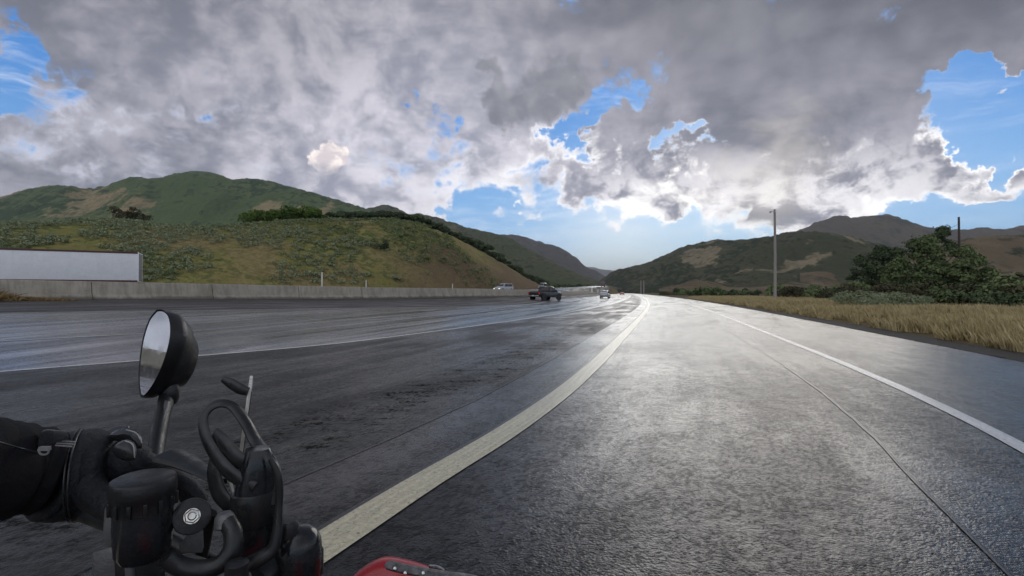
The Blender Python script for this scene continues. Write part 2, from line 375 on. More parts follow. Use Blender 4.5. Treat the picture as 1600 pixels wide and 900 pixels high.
def ground_mat():
    m, bb, pr = mat('dry_grass_soil'); Wp = wpos(bb)
    n = bb.noise(Wp, .35, 6, .65); f = bb.noise(Wp, 5.0, 5, .7); q = bb.noise(Wp, .02, 5, .6)
    c = bb.mix(bb.step(n, .35, .65), (.16, .115, .055), (.10, .085, .035))
    c = bb.mix(bb.step(f, .45, .65, 0, .6), c, (.22, .17, .085))
    c = bb.mix(bb.step(q, .48, .60), c, (.05, .06, .025))
    bb.put(pr.inputs['Base Color'], c); pr.inputs['Roughness'].default_value = .95; pr.inputs['Specular IOR Level'].default_value = .1
    bump(bb, pr, f, .8, .15); return m
M['ground'] = ground_mat()
def gravel_mat():
    m, bb, pr = mat('dark_edge_gravel'); Wp = wpos(bb); v = bb.vor(Wp, 22.0); f = bb.noise(Wp, 6.0, 6, .7)
    c = bb.mix(bb.step(f, .35, .65), (.018, .016, .014), (.055, .046, .036)); bb.put(pr.inputs['Base Color'], c); pr.inputs['Roughness'].default_value = .8
    bump(bb, pr, bb.add(v, f), .9, .05); return m
M['gravel'] = gravel_mat()
def slope_mat(name, greens, tans, s_patch, s_tree, tan_lo, tan_hi, red=None, treecol=(.022, .035, .014), ysq=.55):
    """brushy mountainside: oak brush blotches over grass, with bare dry patches"""
    m, bb, pr = mat(name); Wp = wpos(bb)
    wv_ = bb.v('SCALE', bb.v('SUBTRACT', bb.noise(Wp, s_patch * 2.0, 4, .6, color=True), (.5, .5, .5)), .45 / s_patch)
    Wp = bb.v('MULTIPLY', Wp, (1.0, ysq, 1.0))
    Wq = bb.v('ADD', Wp, wv_)
    a = bb.noise(Wq, s_patch, 7, .62); t = bb.noise(bb.v('ADD', Wq, (900, 77, 31)), s_patch * .8, 7, .60)
    tr = bb.noise(Wp, s_tree, 6, .7); tv = bb.vor(Wp, s_tree * 1.6)
    c = bb.mix(bb.step(a, .36, .62), greens[0], greens[1])
    c = bb.mix(bb.step(t, tan_lo, tan_hi), c, bb.mix(bb.step(tr, .38, .62), tans[0], tans[1]))
    c = bb.mix(bb.mul(bb.step(bb.add(tr, bb.mul(bb.sub(a, .5), .9)), .50, .57), bb.sub(1.0, bb.mul(bb.step(t, tan_lo, tan_hi), .78))), c, treecol)
    c = bb.mix(bb.mul(bb.step(tv, .05, .42, .55, 0), bb.step(a, .4, .6)), c, tuple(q * .7 for q in treecol))
    if red:
        x0, x1, colr, z1 = red; X, Y_, Z = bb.xyz(wpos(bb))
        k = bb.mul(bb.step(bb.add(X, bb.mul(bb.sub(a, .5), 60)), x0, x1), bb.step(bb.add(Z, bb.mul(bb.sub(t, .5), 26)), z1, z1 - 9))
        c = bb.mix(bb.mul(k, .85), c, bb.mix(bb.step(tr, .35, .65), colr, tuple(q * 1.5 for q in colr)))
    bb.put(pr.inputs['Base Color'], c); pr.inputs['Roughness'].default_value = .95; pr.inputs['Specular IOR Level'].default_value = .08
    bump(bb, pr, bb.add(tr, bb.mul(tv, -.6)), .9, .35 / s_tree); return m
M['hill'] = slope_mat('cut_hill_grass', ((.190, .185, .055), (.290, .265, .090)), ((.30, .245, .11), (.24, .185, .085)), .055, .75, .50, .63, (-34, -6, (.150, .100, .065), 15), (.105, .130, .045), 1.0)
M['mtn_l'] = slope_mat('green_mountain_brush', ((.079, .124, .045), (.131, .170, .061)), ((.359, .280, .151), (.275, .229, .121)), .0030, .055, .575, .60, None, (.042, .076, .030))
M['mtn_k'] = slope_mat('dark_ridge_brush', ((.063, .083, .037), (.119, .110, .056)), ((.205, .173, .095), (.157, .142, .079)), .004, .065, .60, .66, None, (.028, .047, .022))
M['mtn_p'] = slope_mat('purple_grey_ridge', ((.070, .062, .058), (.095, .080, .070)), ((.12, .10, .085), (.10, .085, .07)), .002, .02, .6, .7, None, (.040, .042, .035))
M['mtn_r'] = slope_mat('right_ridge_brush', ((.064, .072, .037), (.100, .096, .051)), ((.306, .250, .158), (.225, .193, .119)), .0062, .075, .60, .63, None, (.032, .043, .020))  # the ridge's own olive brush colours with tan patches
M['mtn_b'] = slope_mat('brown_bald_peak', ((.102, .082, .058), (.132, .106, .072)), ((.168, .132, .090), (.144, .114, .072)), .002, .015, .55, .62, None, (.054, .055, .036))
M['mtn_t'] = slope_mat('tan_low_hill', ((.16, .12, .07), (.12, .095, .055)), ((.22, .17, .10), (.17, .13, .08)), .006, .03, .45, .55, None, (.035, .040, .020))

def leaf_mat(name, c0, c1, scale=2.0):
    m, bb, pr = mat(name); Wp = wpos(bb)
    n = bb.noise(Wp, scale, 4, .6); ri = bb.new('ShaderNodeObjectInfo').outputs['Random']
    il = bb.new('ShaderNodeNewGeometry').outputs['Random Per Island']
    f = bb.add(bb.mul(n, .5), bb.add(bb.mul(ri, .2), bb.mul(il, .3)))
    bb.put(pr.inputs['Base Color'], bb.mix(bb.step(f, .25, .75), c0, c1)); pr.inputs['Roughness'].default_value = .8
    pr.inputs['Specular IOR Level'].default_value = .15
    return m
M['leaf_oak'] = leaf_mat('oak_brush_leaf', (.06, .11, .022), (.14, .22, .045), .4)
M['leaf_dark'] = leaf_mat('dark_tree_leaf', (.045, .070, .034), (.11, .145, .07), .6)
M['leaf_willow'] = leaf_mat('willow_leaf', (.085, .125, .05), (.19, .235, .10), .5)
M['leaf_brown'] = leaf_mat('olive_brown_leaf', (.060, .062, .032), (.10, .095, .050), .6)
M['leaf_sage'] = leaf_mat('sagebrush_leaf', (.19, .225, .125), (.35, .39, .24), 3.0)
M['leaf_sageg'] = leaf_mat('green_brush_leaf', (.11, .15, .06), (.24, .28, .14), .12)
M['grass'] = leaf_mat('dry_grass_blade', (.38, .305, .145), (.66, .56, .32), .9)
M['grass2'] = leaf_mat('straw_clump_blade', (.16, .10, .045), (.36, .26, .12), 1.0)
M['bark'] = simple('bark', (.07, .055, .04), .9, bmp=.6, bscale=30)
M['polewood'] = simple('weathered_pole_wood', (.34, .31, .28), .85, bmp=.6, bscale=20)
M['poledark'] = simple('dark_pole_wood', (.06, .05, .045), .85)
def conc():
    m, bb, pr = mat('barrier_concrete'); Wp = wpos(bb); c = coord(bb); x, y, z = bb.xyz(Wp)
    n = bb.noise(Wp, 1.1, 6, .65); st = bb.noise(bb.com(bb.mul(x, 5), bb.mul(y, 5), bb.mul(z, .5)), 1.0, 5, .6); ri = bb.new('ShaderNodeObjectInfo').outputs['Random']
    k = bb.mix(bb.step(bb.add(bb.mul(n, .5), bb.mul(st, .5)), .36, .62), (.30, .27, .21), (.50, .455, .37))
    k = bb.mix(bb.mul(ri, .35), k, (.27, .25, .21))
    _, _, oz = bb.xyz(c)
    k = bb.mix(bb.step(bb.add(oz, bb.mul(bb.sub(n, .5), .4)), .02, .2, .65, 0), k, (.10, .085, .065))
    k = bb.mix(bb.step(bb.noise(bb.com(bb.mul(x, 1.3), bb.mul(y, 1.3), bb.mul(z, 16)), 1.0, 3, .6), .68, .72, 0, .55), k, (.08, .08, .08))
    bb.put(pr.inputs['Base Color'], k); pr.inputs['Roughness'].default_value = .85; bump(bb, pr, n, .5, .02); return m
M['conc'] = conc()

# ------------------------------------------------------------------ road alignment (X as a function of Y, metres) and the lie of the land
T = pchip([(-60, -24.5), (-20, -9.8), (0, -2.1), (2.61, -.98), (3.4, -.66), (4.52, -.16), (6.23, .50), (8.67, 1.31), (14.6, 3.1), (26, 6.5), (41.6, 11.0), (80, 21.2), (189, 47), (416, 96), (1300, 262)])
E = pchip([(-60, -52), (-20, -28.6), (0, -15), (5, -11.3), (8.39, -8.39), (10.4, -6.5), (12.4, -4.85), (15.8, -3.15), (18, -2.2), (27.4, 1.50), (48.1, 8.4), (100, 22.2), (170, 39.2), (416, 92.8), (1300, 258)])
B_ = pchip([(-60, -75), (-20, -52), (0, -38), (10, -31.5), (23.2, -23.2), (30, -19.3), (40, -13.5), (46, -10.35), (54, -6.75), (64, -2.4), (82, 4.1), (120, 13.6), (205, 29), (420, 82), (1300, 246)])
zB = pchip([(-60, 1.2), (10, 1.05), (23.2, .98), (30, .93), (40, .83), (54, .83), (82, .77), (120, .70), (205, .50), (420, .1), (1300, 0)])
RL = lambda Y: T(Y) + 4.53
PR = lambda Y: T(Y) + 7.95
OPP = pchip([(-60, 1.2), (40, 1.1), (90, 1.3), (150, 2.2), (220, 3.2), (300, 4.3), (420, 6.6), (600, 9), (1300, 12)])   # opposite carriageway level
def road_z(X, Y):
    u = np.clip((E(Y) - X) / (E(Y) - B_(Y)), 0, 1)
    g1 = np.interp(u, [0, .2, .38, .55, 1], [0, .235, .46, .64, 1]); g2 = u ** 3.5
    k = sstep(18, 60, Y); return zB(Y) * (g1 * (1 - k) + g2 * k)
def land_z(X, Y):
    z = road_z(X, Y)
    dr = X - PR(Y)
    z = z + np.where(dr > 0, sstep(.3, 6, dr) * .12 + sstep(20, 60, dr) * .5 + sstep(40, 200, dr) * 2.0, 0)
    dl = B_(Y) - X
    z = z + np.where(dl > 0, (OPP(Y) - zB(Y)) * sstep(.6, 5.0, dl), 0)
    nz = (fbm(X * .12, Y * .12, 4, 3) - .5)
    amp = np.where(dr > .8, np.clip((dr - .8) / 5, 0, 1) * .5, 0)
    return z + nz * amp
def ray_land(px, py):
    """where the sight line through a photograph pixel meets the land"""
    d = np.array([(px - CX) / FPX, 1.0, (HY - py) / FPX]); t = np.concatenate([np.arange(1.5, 60, .1), np.arange(60, 900, 1.0)])
    g = land_z(d[0] * t, t) - (EYE + d[2] * t); i = int(np.argmax(g >= 0)); t = t[i]
    return float(d[0] * t), float(t), float(EYE + d[2] * t)

Ys = np.unique(np.concatenate([np.arange(-60, 0, 4), np.arange(0, 12, .35), np.arange(12, 40, 1.0), np.arange(40, 120, 3), np.arange(120, 500, 10), np.arange(500, 1301, 40)])).astype(float)
def strip(name, fa, fb, n, m, lift=0.0, y0=-60, y1=1300, kind='structure', zf=road_z, parent=None):
    ys = Ys[(Ys >= y0) & (Ys <= y1)]; ys = np.unique(np.concatenate([[y0], ys, [y1]]))
    a = fa(ys); c = fb(ys); u = np.linspace(0, 1, n)
    X = a[:, None] * (1 - u) + c[:, None] * u; Y = np.repeat(ys[:, None], n, 1); Z = zf(X, Y) + lift
    uv = np.stack([X - T(Y), Y * 1.04], -1).reshape(-1, 2)
    me = np_mesh(name, np.stack([X, Y, Z], -1).reshape(-1, 3), grid_faces(len(ys), n)[:, ::-1] * 1, True, uv)
    # make the sheet face up
    if me.polygons[0].normal.z < 0: me.flip_normals()
    return link_mesh(name, me, m, parent, kind)
SEAM = lambda Y: T(Y) - .93
SH = lambda Y: E(Y) * .42 + B_(Y) * .58                       # left edge line of the highway
Lf = pchip([(-60, -62.5), (-20, -39), (0, -26.5), (8, -22), (16.2, -16.2), (19.3, -13.9), (23, -11.2), (28, -8.2), (40, -2.6), (52, 1.5), (70, 5.2), (90, 10.4), (130, 20.2), (205, 35.5), (420, 85), (1300, 250)])
strip('ramp_road', SEAM, PR, 14, M['ramp'])
strip('gore_pavement', E, SEAM, 14, M['rough'])
strip('highway_road', Lf, E, 26, M['main'])
strip('highway_shoulder', B_, Lf, 14, M['should'])
strip('edge_gravel', PR, lambda Y: PR(Y) + .95, 4, M['gravel'], -.004, zf=lambda X, Y: land_z(X, Y) + .01 + .03 * (fbm(X * 3, Y * 3, 3, 5) - .5), y1=300)
def line(name, f, wd, m, y0=-60, y1=1300, lift=.006):
    w0 = lambda Y: wd * (1 + np.clip(np.asarray(Y, float) - 60, 0, 400) / 400)
    return strip(name, lambda Y: f(Y) - w0(Y) / 2, lambda Y: f(Y) + w0(Y) / 2, 3, m, lift, y0, y1)
line('gore_line', T, .285, M['paint_y'], y1=620, lift=.006)
line('line_seal_edge', lambda Y: T(Y) - .165, .045, M['tar'], y1=90, lift=.003)
line('edge_line', RL, .165, M['paint_w'], y1=620)
line('highway_edge_line', E, .16, M['paint_w'], y1=620)
line('highway_left_line', Lf, .16, M['paint_dim'], y1=300)
def wob(f, a, s): return lambda Y: f(Y) + a * (fbm(np.asarray(Y) * 1.6, np.zeros_like(np.asarray(Y, float)) + s, 4, s) - .5)
line('paving_seam', wob(SEAM, .05, 3), .016, M['tar'], y0=-5, y1=40)
line('paving_seam', wob(lambda Y: T(Y) + 3.36, .035, 9), .014, M['joint'], y0=-5, y1=9)
line('paving_seam', wob(lambda Y: T(Y) + 3.375, .035, 9), .010, M['tar'], y0=-5, y1=30, lift=.007)
def lane(f1, y0, y1, n_):
    o = line('lane_dash', f1, .13, M['paint_dim'], y0, y1); return o
D1 = lambda Y: E(Y) * .64 + Lf(Y) * .36
D2 = lambda Y: E(Y) * .32 + Lf(Y) * .68
for f1, st in ((D1, 3.0), (D2, 0.5)):
    y = -20 + st
    while y < 170:
        lane(f1, y, y + 2.6 + y * .004, 0); y += 9.2 if y < 40 else 11.5

# land sheet: fine near the road, reaching past the mountains
def axis(fine, far, n1, n2):
    return np.concatenate([-np.geomspace(far, fine, n2)[:-1], np.linspace(-fine, fine, n1), np.geomspace(fine, far, n2)[1:]])
gx = axis(70, 9000, 240, 50); gy = np.concatenate([-np.geomspace(3000, 60, 14)[:-1], np.linspace(-60, 130, 240), np.geomspace(130, 14000, 90)[1:]])
GX, GY = np.meshgrid(gx, gy); GZ = land_z(GX, np.clip(GY, -60, 1300))
inside = (GX < PR(GY) + .6) & (GX > B_(GY) - .3)
GZ = GZ - np.where(inside, .35, 0.0) + np.where(~inside, .0, 0)
# terrain under the pavement is dropped; next ring of vertices keeps its level
me = np_mesh('ground', np.stack([GX, GY, GZ], -1).reshape(-1, 3), grid_faces(len(gy), len(gx)), True)
link_mesh('ground', me, M['ground'], None, 'structure')
# opposite carriageway
strip('opposite_road', lambda Y: B_(Y) - 16, lambda Y: B_(Y) - 3.2, 8, M['main'], .03, -60, 420, zf=lambda X, Y: OPP(Y) + 0 * X)
strip('opposite_road_bank', lambda Y: B_(Y) - 3.2, lambda Y: B_(Y) - .4, 5, M['should'], .02, -60, 420, zf=lambda X, Y: zB(Y) + (OPP(Y) - zB(Y)) * sstep(.4, 3.2, B_(Y) - X))

# ------------------------------------------------------------------ hills and mountains, each a body of its own
def ridge(name, crest, Yb, Yc, m, rough=.06, nscale=1.0, seed=0, nx=500, ny=70, back=.6, prof=1.0, zbase=0.0, gully=1.0, jag=.9):
    """crest: (px, py); Yb / Yc: distance of foot and crest (number or (px, Y) knots)"""
    px = np.linspace(crest[0][0], crest[-1][0], nx); cy = pchip(crest)(px)
    yb = pchip(Yb)(px) if isinstance(Yb, list) else np.full(nx, float(Yb)); yc = pchip(Yc)(px) if isinstance(Yc, list) else np.full(nx, float(Yc))
    s = np.concatenate([np.linspace(0, 1, ny), 1 + np.linspace(.04, 1, ny // 3) * back * 1.0])
    S, PX = np.meshgrid(s, px, indexing='ij'); YB = yb[None, :]; YC = yc[None, :]
    Y = YB + (YC - YB) * S
    tx = (PX - CX) / FPX; hc = (HY - cy)[None, :] / FPX * YC + EYE
    f = np.where(S <= 1, np.sin(np.clip(S, 0, 1) * math.pi / 2) ** prof, 1 - ((S - 1) / back) ** 1.5 * .7)
    X = tx * Y; L = (YC - YB).mean() * .45 * nscale
    wx = X + L * .35 * (fbm(X / L, Y / L, 3, seed + 20) - .5); wy = Y * .28 + L * .35 * (fbm(X / L + 7, Y / L, 3, seed + 30) - .5)
    nz = fbm(wx / L, wy / L, 6, seed, ridged=True) - .62; n2 = fbm(X / L * 7, Y / L * 7, 4, seed + 5) - .5
    env = np.where(S <= 1, np.clip(S * 3, 0, 1) * np.clip((1 - S) * 2.2, 0, 1), np.clip((S - 1) * 3, 0, 1))
    Z = zbase + (hc - zbase) * f + (nz * gully * 2.2 + n2 * .28) * rough * np.abs(hc - zbase) * env
    Z = Z + jag * (fbm(tx * 60, tx * 0 + seed, 4, seed) - .5) * YC / FPX * 4 * np.clip(f, 0, 1) ** 8
    foot = zbase - .03 * YB * .12 - 1.0
    lim = EYE + (hc - EYE) * Y / YC * (1 - .012 * np.clip(np.abs(S - 1) * 8, 0, 1)); lim = lim + jag * (fbm(tx * 110, S * 3 + seed, 4, seed + 9) - .55) * YC / FPX * 5; Z = np.where(hc > EYE + 1, np.minimum(Z, lim), Z)
    Z = np.where(S <= 0.0001, foot, Z)
    me = np_mesh(name, np.stack([X, Y, Z], -1).reshape(-1, 3), grid_faces(len(s), nx), True)
    if me.polygons[len(me.polygons) // 3].normal.z < 0: me.flip_normals()
    o = link_mesh(name, me, m, None, 'structure')
    def at(pxq, sq):
        i = (pxq - px[0]) / (px[-1] - px[0]) * (nx - 1); j = np.interp(sq, s, np.arange(len(s)))
        i0 = int(np.clip(i, 0, nx - 2)); j0 = int(np.clip(j, 0, len(s) - 2)); a = i - i0; c = j - j0
        g = lambda A: A[j0, i0] * (1 - a) * (1 - c) + A[j0, i0 + 1] * a * (1 - c) + A[j0 + 1, i0] * (1 - a) * c + A[j0 + 1, i0 + 1] * a * c
        XX = X; return Vector((float(g(XX)), float(g(Y)), float(g(Z))))
    return o, at
HILLC = [(-700, 330), (-300, 345), (0, 350), (100, 348), (160, 345), (200, 347), (240, 352), (300, 356), (390, 351), (450, 346), (540, 344), (610, 344), (650, 349), (700, 366), (750, 391), (800, 420), (830, 438), (850, 447), (868, 453)]
hill, hill_at = ridge('cut_hill', HILLC, [(-700, 36), (-300, 48), (0, 62), (250, 72), (500, 88), (700, 108), (800, 135), (868, 170)], [(-700, 95), (0, 118), (300, 126), (620, 138), (700, 150), (800, 176), (868, 190)], M['hill'], .030, .55, 3, 620, 90, 1.2, .85, 1.2, .6, .9)
ridge('green_mountain', [(-900, 340), (-300, 335), (-60, 318), (0, 307), (60, 291), (110, 290), (130, 294), (150, 292), (210, 276), (240, 278), (290, 268), (320, 268), (370, 279), (395, 278), (450, 290), (500, 303), (560, 322), (600, 335), (650, 350), (720, 372), (800, 400)],
      [(-900, 850), (0, 1000), (800, 900)], [(-900, 1500), (0, 1900), (300, 1800), (800, 1500)], M['mtn_l'], .085, .6, 11, 900, 150, .5, .9, 2, 1.0, 1.2)
ridge('dark_ridge', [(420, 352), (500, 345), (540, 337), (580, 324), (600, 320), (625, 326), (640, 334), (655, 333), (700, 345), (740, 357), (775, 365), (800, 373), (820, 385), (850, 401), (900, 426), (935, 440), (965, 450)],
      [(420, 1450), (700, 1200), (850, 900), (965, 760)], [(420, 2300), (640, 2000), (850, 1300), (965, 1000)], M['mtn_k'], .10, .55, 21, 600, 120, .5, .9, 2, 1.0, 1.0)
ridge('purple_ridge', [(680, 380), (740, 372), (790, 366), (812, 367), (845, 378), (880, 389), (900, 402), (917, 418), (930, 423), (945, 431), (970, 445)],
      2300, 3300, M['mtn_p'], .08, .6, 31, 400, 80, .5, .9, 2)
ridge('far_blue_ridge', [(860, 425), (900, 418), (925, 417), (940, 420), (955, 422), (975, 421), (1010, 430)], 7500, 9500, M['mtn_p'], .04, .6, 33, 160, 30, .5, .9, 2)
ridge('right_ridge', [(920, 449), (945, 433), (958, 424), (970, 420), (990, 416), (1000, 414), (1020, 406), (1060, 388), (1090, 379), (1110, 376), (1125, 374), (1150, 375), (1180, 371), (1215, 366), (1240, 361), (1290, 363), (1350, 374), (1400, 388), (1500, 400), (1700, 420), (2200, 430)],
      [(920, 1150), (1000, 950), (1200, 680), (1600, 500), (2200, 450)], [(920, 1500), (1100, 1250), (1400, 900), (2200, 700)], M['mtn_r'], .13, .45, 41, 900, 140, .5, .95, 2, 1.1, 1.2)
ridge('bald_peak', [(1140, 385), (1200, 372), (1240, 361), (1260, 355), (1275, 347), (1290, 342), (1310, 336), (1325, 338), (1345, 339), (1365, 337), (1385, 334), (1400, 337), (1415, 342), (1440, 352), (1470, 357), (1500, 358), (1540, 355), (1570, 357), (1600, 352), (1700, 350), (2300, 345)],
      1900, 2600, M['mtn_b'], .06, .6, 51, 600, 90, .5, .9, 2, 1.0, 1.0)
ridge('tan_hill', [(1250, 425), (1330, 405), (1400, 398), (1450, 386), (1500, 374), (1540, 369), (1580, 367), (1640, 364), (1760, 360), (2300, 372)],
      [(1250, 600), (2300, 470)], [(1250, 760), (2300, 620)], M['mtn_t'], .09, .6, 61, 500, 80, .5, .9, 2, 1.0, 1.0)
ridge('valley_knoll', [(1030, 450), (1060, 444), (1085, 437), (1110, 439), (1150, 447), (1190, 441), (1230, 438), (1290, 447), (1360, 440), (1420, 447), (1500, 437), (1560, 428), (1640, 425), (1800, 430)], [(1030, 230), (1800, 120)], [(1030, 300), (1800, 175)], M['mtn_t'], .07, .5, 71, 400, 50, .8, .9, 1.5, 1.0, 1.0)

# ------------------------------------------------------------------ concrete median barrier, one precast panel after another
bar_root = empty('concrete_barrier', (float(B_(30)), 30, float(zB(30))))
tag(bar_root, 'long low concrete median barrier of precast panels along the left shoulder', 'barrier')
bpy.context.view_layer.update()
def barrier():
    H = .92; y = -30.0; n = 0; prof = [(-.30, -.25), (-.30, .08), (-.19, .25), (-.10, H - .02), (-.08, H), (.08, H), (.10, H - .02), (.19, .25), (.30, .08), (.30, -.25)]
    while y < 300:
        L = 6.1 if y < 120 else 12.2
        d = math.hypot(1, float(B_(y + .5) - B_(y - .5))); y2 = y + L / d
        mb = MB(); rings = []
        ya = y + .018 / d; yb = y2 - .018 / d; jit = random.uniform(-.012, .012)
        for t in (0, .5, 1):
            yy = ya + (yb - ya) * t; sl_ = float(B_(yy + .5) - B_(yy - .5)); nn = Vector((-1, sl_, 0)).normalized()
            c = Vector((float(B_(yy)), yy, float(zB(yy)) + jit)); rings.append([c + nn * p + Vector((0, 0, q)) for p, q in prof])
        mb.loft(rings); c = rings[1][0]; o = mb.build('barrier_panel', M['conc'], None, True, .012, seg=1, origin=(float(B_((y + y2) / 2)), (y + y2) / 2, float(zB((y + y2) / 2))), angle=30)
        o.parent = bar_root; o.matrix_parent_inverse = bar_root.matrix_world.inverted()
        y = y2; n += 1
barrier()
M['post'] = simple('white_marker_plastic', (.62, .62, .56), .5)
def marker(px, Y, h, wd, label):
    x = float((px - CX) / FPX * Y); z = float(land_z(np.array(x), np.array(Y)))
    mb = MB(); mb.box((0, 0, h / 2), (wd, .03, h)); mb.box((0, -.02, h - .12), (wd * .8, .012, .14)); o = mb.build('marker_post', M['post'], bevel=.004)
    o.location = (x, Y, z); tag(o, label, 'marker post', 'white marker posts behind the barrier')
marker(503, 46, 2.0, .13, 'tallest white marker post behind the barrier, below the middle of the grassy hill')
marker(572, 50, 1.35, .10, 'short white marker just above the barrier, left of the hill\'s brown soil')
marker(707, 62, 1.25, .12, 'short white marker above the barrier, nearest the white van')

# ------------------------------------------------------------------ leaves
def leaf_cloud(n, lumps, size, up=.25, shell=.55, asp=.6, loose=.05):
    lumps = np.array(lumps, float); wgt = lumps[:, 3] * lumps[:, 4] + .01; k = rng.choice(len(lumps), n, p=wgt / wgt.sum())
    d = rng.normal(size=(n, 3)); d /= np.linalg.norm(d, axis=1)[:, None]; d[:, 2] = np.where(d[:, 2] < -.35, -d[:, 2], d[:, 2])
    r = shell + (1 - shell) * rng.random(n) ** .6 + rng.normal(size=n) * loose
    lum = lumps[k]; rad = np.stack([lum[:, 3], lum[:, 3], lum[:, 4]], 1); c = lum[:, :3] + d * rad * r[:, None]
    nr = d + rng.normal(size=(n, 3)) * .6 + np.array([0, 0, up]); nr /= np.linalg.norm(nr, axis=1)[:, None]
    a = np.cross(nr, rng.normal(size=(n, 3))); a /= np.linalg.norm(a, axis=1)[:, None] + 1e-9; bb = np.cross(nr, a)
    s = size * (.6 + .8 * rng.random(n))[:, None]
    v = np.stack([c - a * s, c - bb * s * asp, c + a * s, c + bb * s * asp], 1)
    return v
def leaves_mesh(name, v, m):
    n = len(v); me = np_mesh(name, v.reshape(-1, 3), np.arange(n * 4).reshape(n, 4)); me.materials.append(m); return me
def bushy_lumps(rx, h, n, base=.15):
    L = []
    for i in range(n):
        a = rng.uniform(0, 2 * math.pi); r = rx * math.sqrt(rng.random()) * .72; rr = rx * rng.uniform(.28, .5)
        z = h * (base + (1 - base) * rng.uniform(.15, .78) * (1 - .45 * (r / rx) ** 2)); L.append((r * math.cos(a), r * math.sin(a), z, rr, rr * rng.uniform(.7, .95) * min(1, h / rx)))
    return L
# sagebrush on the cut hill
def sage_mesh(n, m, i):
    L = [(rng.uniform(-.35, .35), rng.uniform(-.3, .3), rng.uniform(.2, .38), rng.uniform(.28, .45), rng.uniform(.22, .34)) for _ in range(4)]
    return leaves_mesh('sagebrush', leaf_cloud(n, L, .085, .5, .7, .5), m)
sages = [sage_mesh(90, M['leaf_sage'] if i % 2 else M['leaf_sageg'], i) for i in range(5)]
pts = []
for _ in range(9000):
    px = rng.uniform(-330, 845); s_ = rng.uniform(.03, 1.02)
    p = hill_at(px, s_); dens = vnoise(np.array(p.x * .09), np.array(p.y * .09), 5) * .75 + vnoise(np.array(p.x * .35), np.array(p.y * .35), 6) * .35
    if dens > (.46 if px > 600 else .50 if px > 350 else .48): pts.append((p, px))
pts.sort(key=lambda q: q[0].y if -20 < q[1] < 840 else 9e9)
for i, (p, px) in enumerate(pts[:240]):
    o = bpy.data.objects.new('sagebrush', sages[i % 5]); COL.objects.link(o)
    sc = rng.uniform(.7, 1.5); o.location = p - Vector((0, 0, .05)); o.scale = (sc, sc, sc * rng.uniform(.7, 1.0)); o.rotation_euler = (0, 0, rng.uniform(0, 6.28))
    tag(o, 'low pale green sagebrush low on the grassy cut hill behind the barrier', 'shrub', 'sagebrush on the lower slope of the cut hill')
rest = pts[240:3900]; V = []
for i, (p, px) in enumerate(rest):
    sc = rng.uniform(.6, 1.6); L = [(p.x + rng.uniform(-.3, .3) * sc, p.y + rng.uniform(-.3, .3) * sc, p.z + .25 * sc, .42 * sc, .28 * sc) for _ in range(2)]
    V.append(leaf_cloud(34, L, .11 * sc, .5, .7, .55))
V = np.concatenate(V); half = len(V) // 34 // 2 * 34
for nm, a, c, mm in (('sagebrush_cover', 0, half, M['leaf_sage']), ('green_brush_cover', half, len(V), M['leaf_sageg'])):
    o = link_mesh(nm, leaves_mesh(nm, V[a:c], mm)); o['kind'] = 'stuff'

def shrub(name, lump_args, n, size, m, copies=1):
    return leaves_mesh(name, leaf_cloud(n, bushy_lumps(*lump_args), size, .3, .5), m)
oakA = [shrub('oak_shrub', (2.9, 3.4, 9), 1500, .20, M['leaf_oak']) for _ in range(3)]
oakB = [shrub('oak_shrub', (2.4, 2.6, 8), 1100, .20, M['leaf_dark']) for _ in range(3)]
def put_shrub(me, px, s_, sc, label, group, zs=1.0, dz=-.35):
    p = hill_at(px, s_); o = bpy.data.objects.new(me.name.split('.')[0], me); COL.objects.link(o); o.location = p + Vector((0, 0, dz)); o.scale = (sc, sc, sc * zs); o.rotation_euler = (0, 0, rng.uniform(0, 6.28))
    tag(o, label, 'shrub', group); return o
ORD = ['leftmost', 'second from the left', 'third from the left', 'fourth from the left', 'fifth from the left', 'sixth from the left', 'seventh from the left', 'eighth from the left', 'ninth from the left', 'tenth from the left', 'eleventh from the left', 'twelfth from the left', 'thirteenth from the left', 'fourteenth from the left', 'fifteenth from the left', 'sixteenth from the left', 'seventeenth from the left']
for i, px in enumerate(np.linspace(396, 494, 11)):
    put_shrub(oakA[i % 3], px, 1.0 + .03 * (i % 2), rng.uniform(1.05, 1.3), 'bright green shrub, ' + ORD[i] + ' in the clump on the hill crest', 'bright green shrubs clumped on the hill crest', .95)
for i, px in enumerate(np.linspace(528, 655, 15)):
    put_shrub(oakB[i % 3], px, 1.0 + .05 * (i % 2), rng.uniform(.95, 1.2), 'dark green shrub, ' + ORD[i] + ' in the row along the hill crest', 'dark green shrubs along the top of the hill', .95)
for i, px in enumerate(np.linspace(662, 850, 36)):
    put_shrub(oakB[i % 3], px, 1.03 + .09 * (i % 3), rng.uniform(.9, 1.3) * (1.0 if px < 790 else .8), 'dark shrub trailing down the right shoulder of the cut hill', 'dark shrubs down the right shoulder of the hill', .9, -.2)
bb_ = [shrub('brown_shrub', (2.2, 2.6, 7), 700, .17, M['leaf_brown']) for _ in range(2)]
put_shrub(bb_[0], 196, 1.0, 1.6, 'brown leafless looking shrub on the left crest of the cut hill', None)
put_shrub(bb_[1], 215, 1.01, 1.2, 'smaller brown shrub hugging the right side of the brown crest shrub', None)
for i, px in enumerate((158, 176, 224, 238, 252, 268)):
    put_shrub(oakA[i % 3], px, .97, .34, 'low green bush around the foot of the brown crest shrub', 'low green bushes at the foot of the brown crest shrub', .7, -.1)
put_shrub(shrub('dark_shrub', (1.5, 2.6, 6), 800, .16, M['leaf_dark']), 597, .27, 1.0, 'lone dark round shrub in the middle of the grassy cut hill', None)
put_shrub(oakA[1], 668, .20, .42, 'small bright green bush on the brown right part of the cut hill', None, .6, -.05)
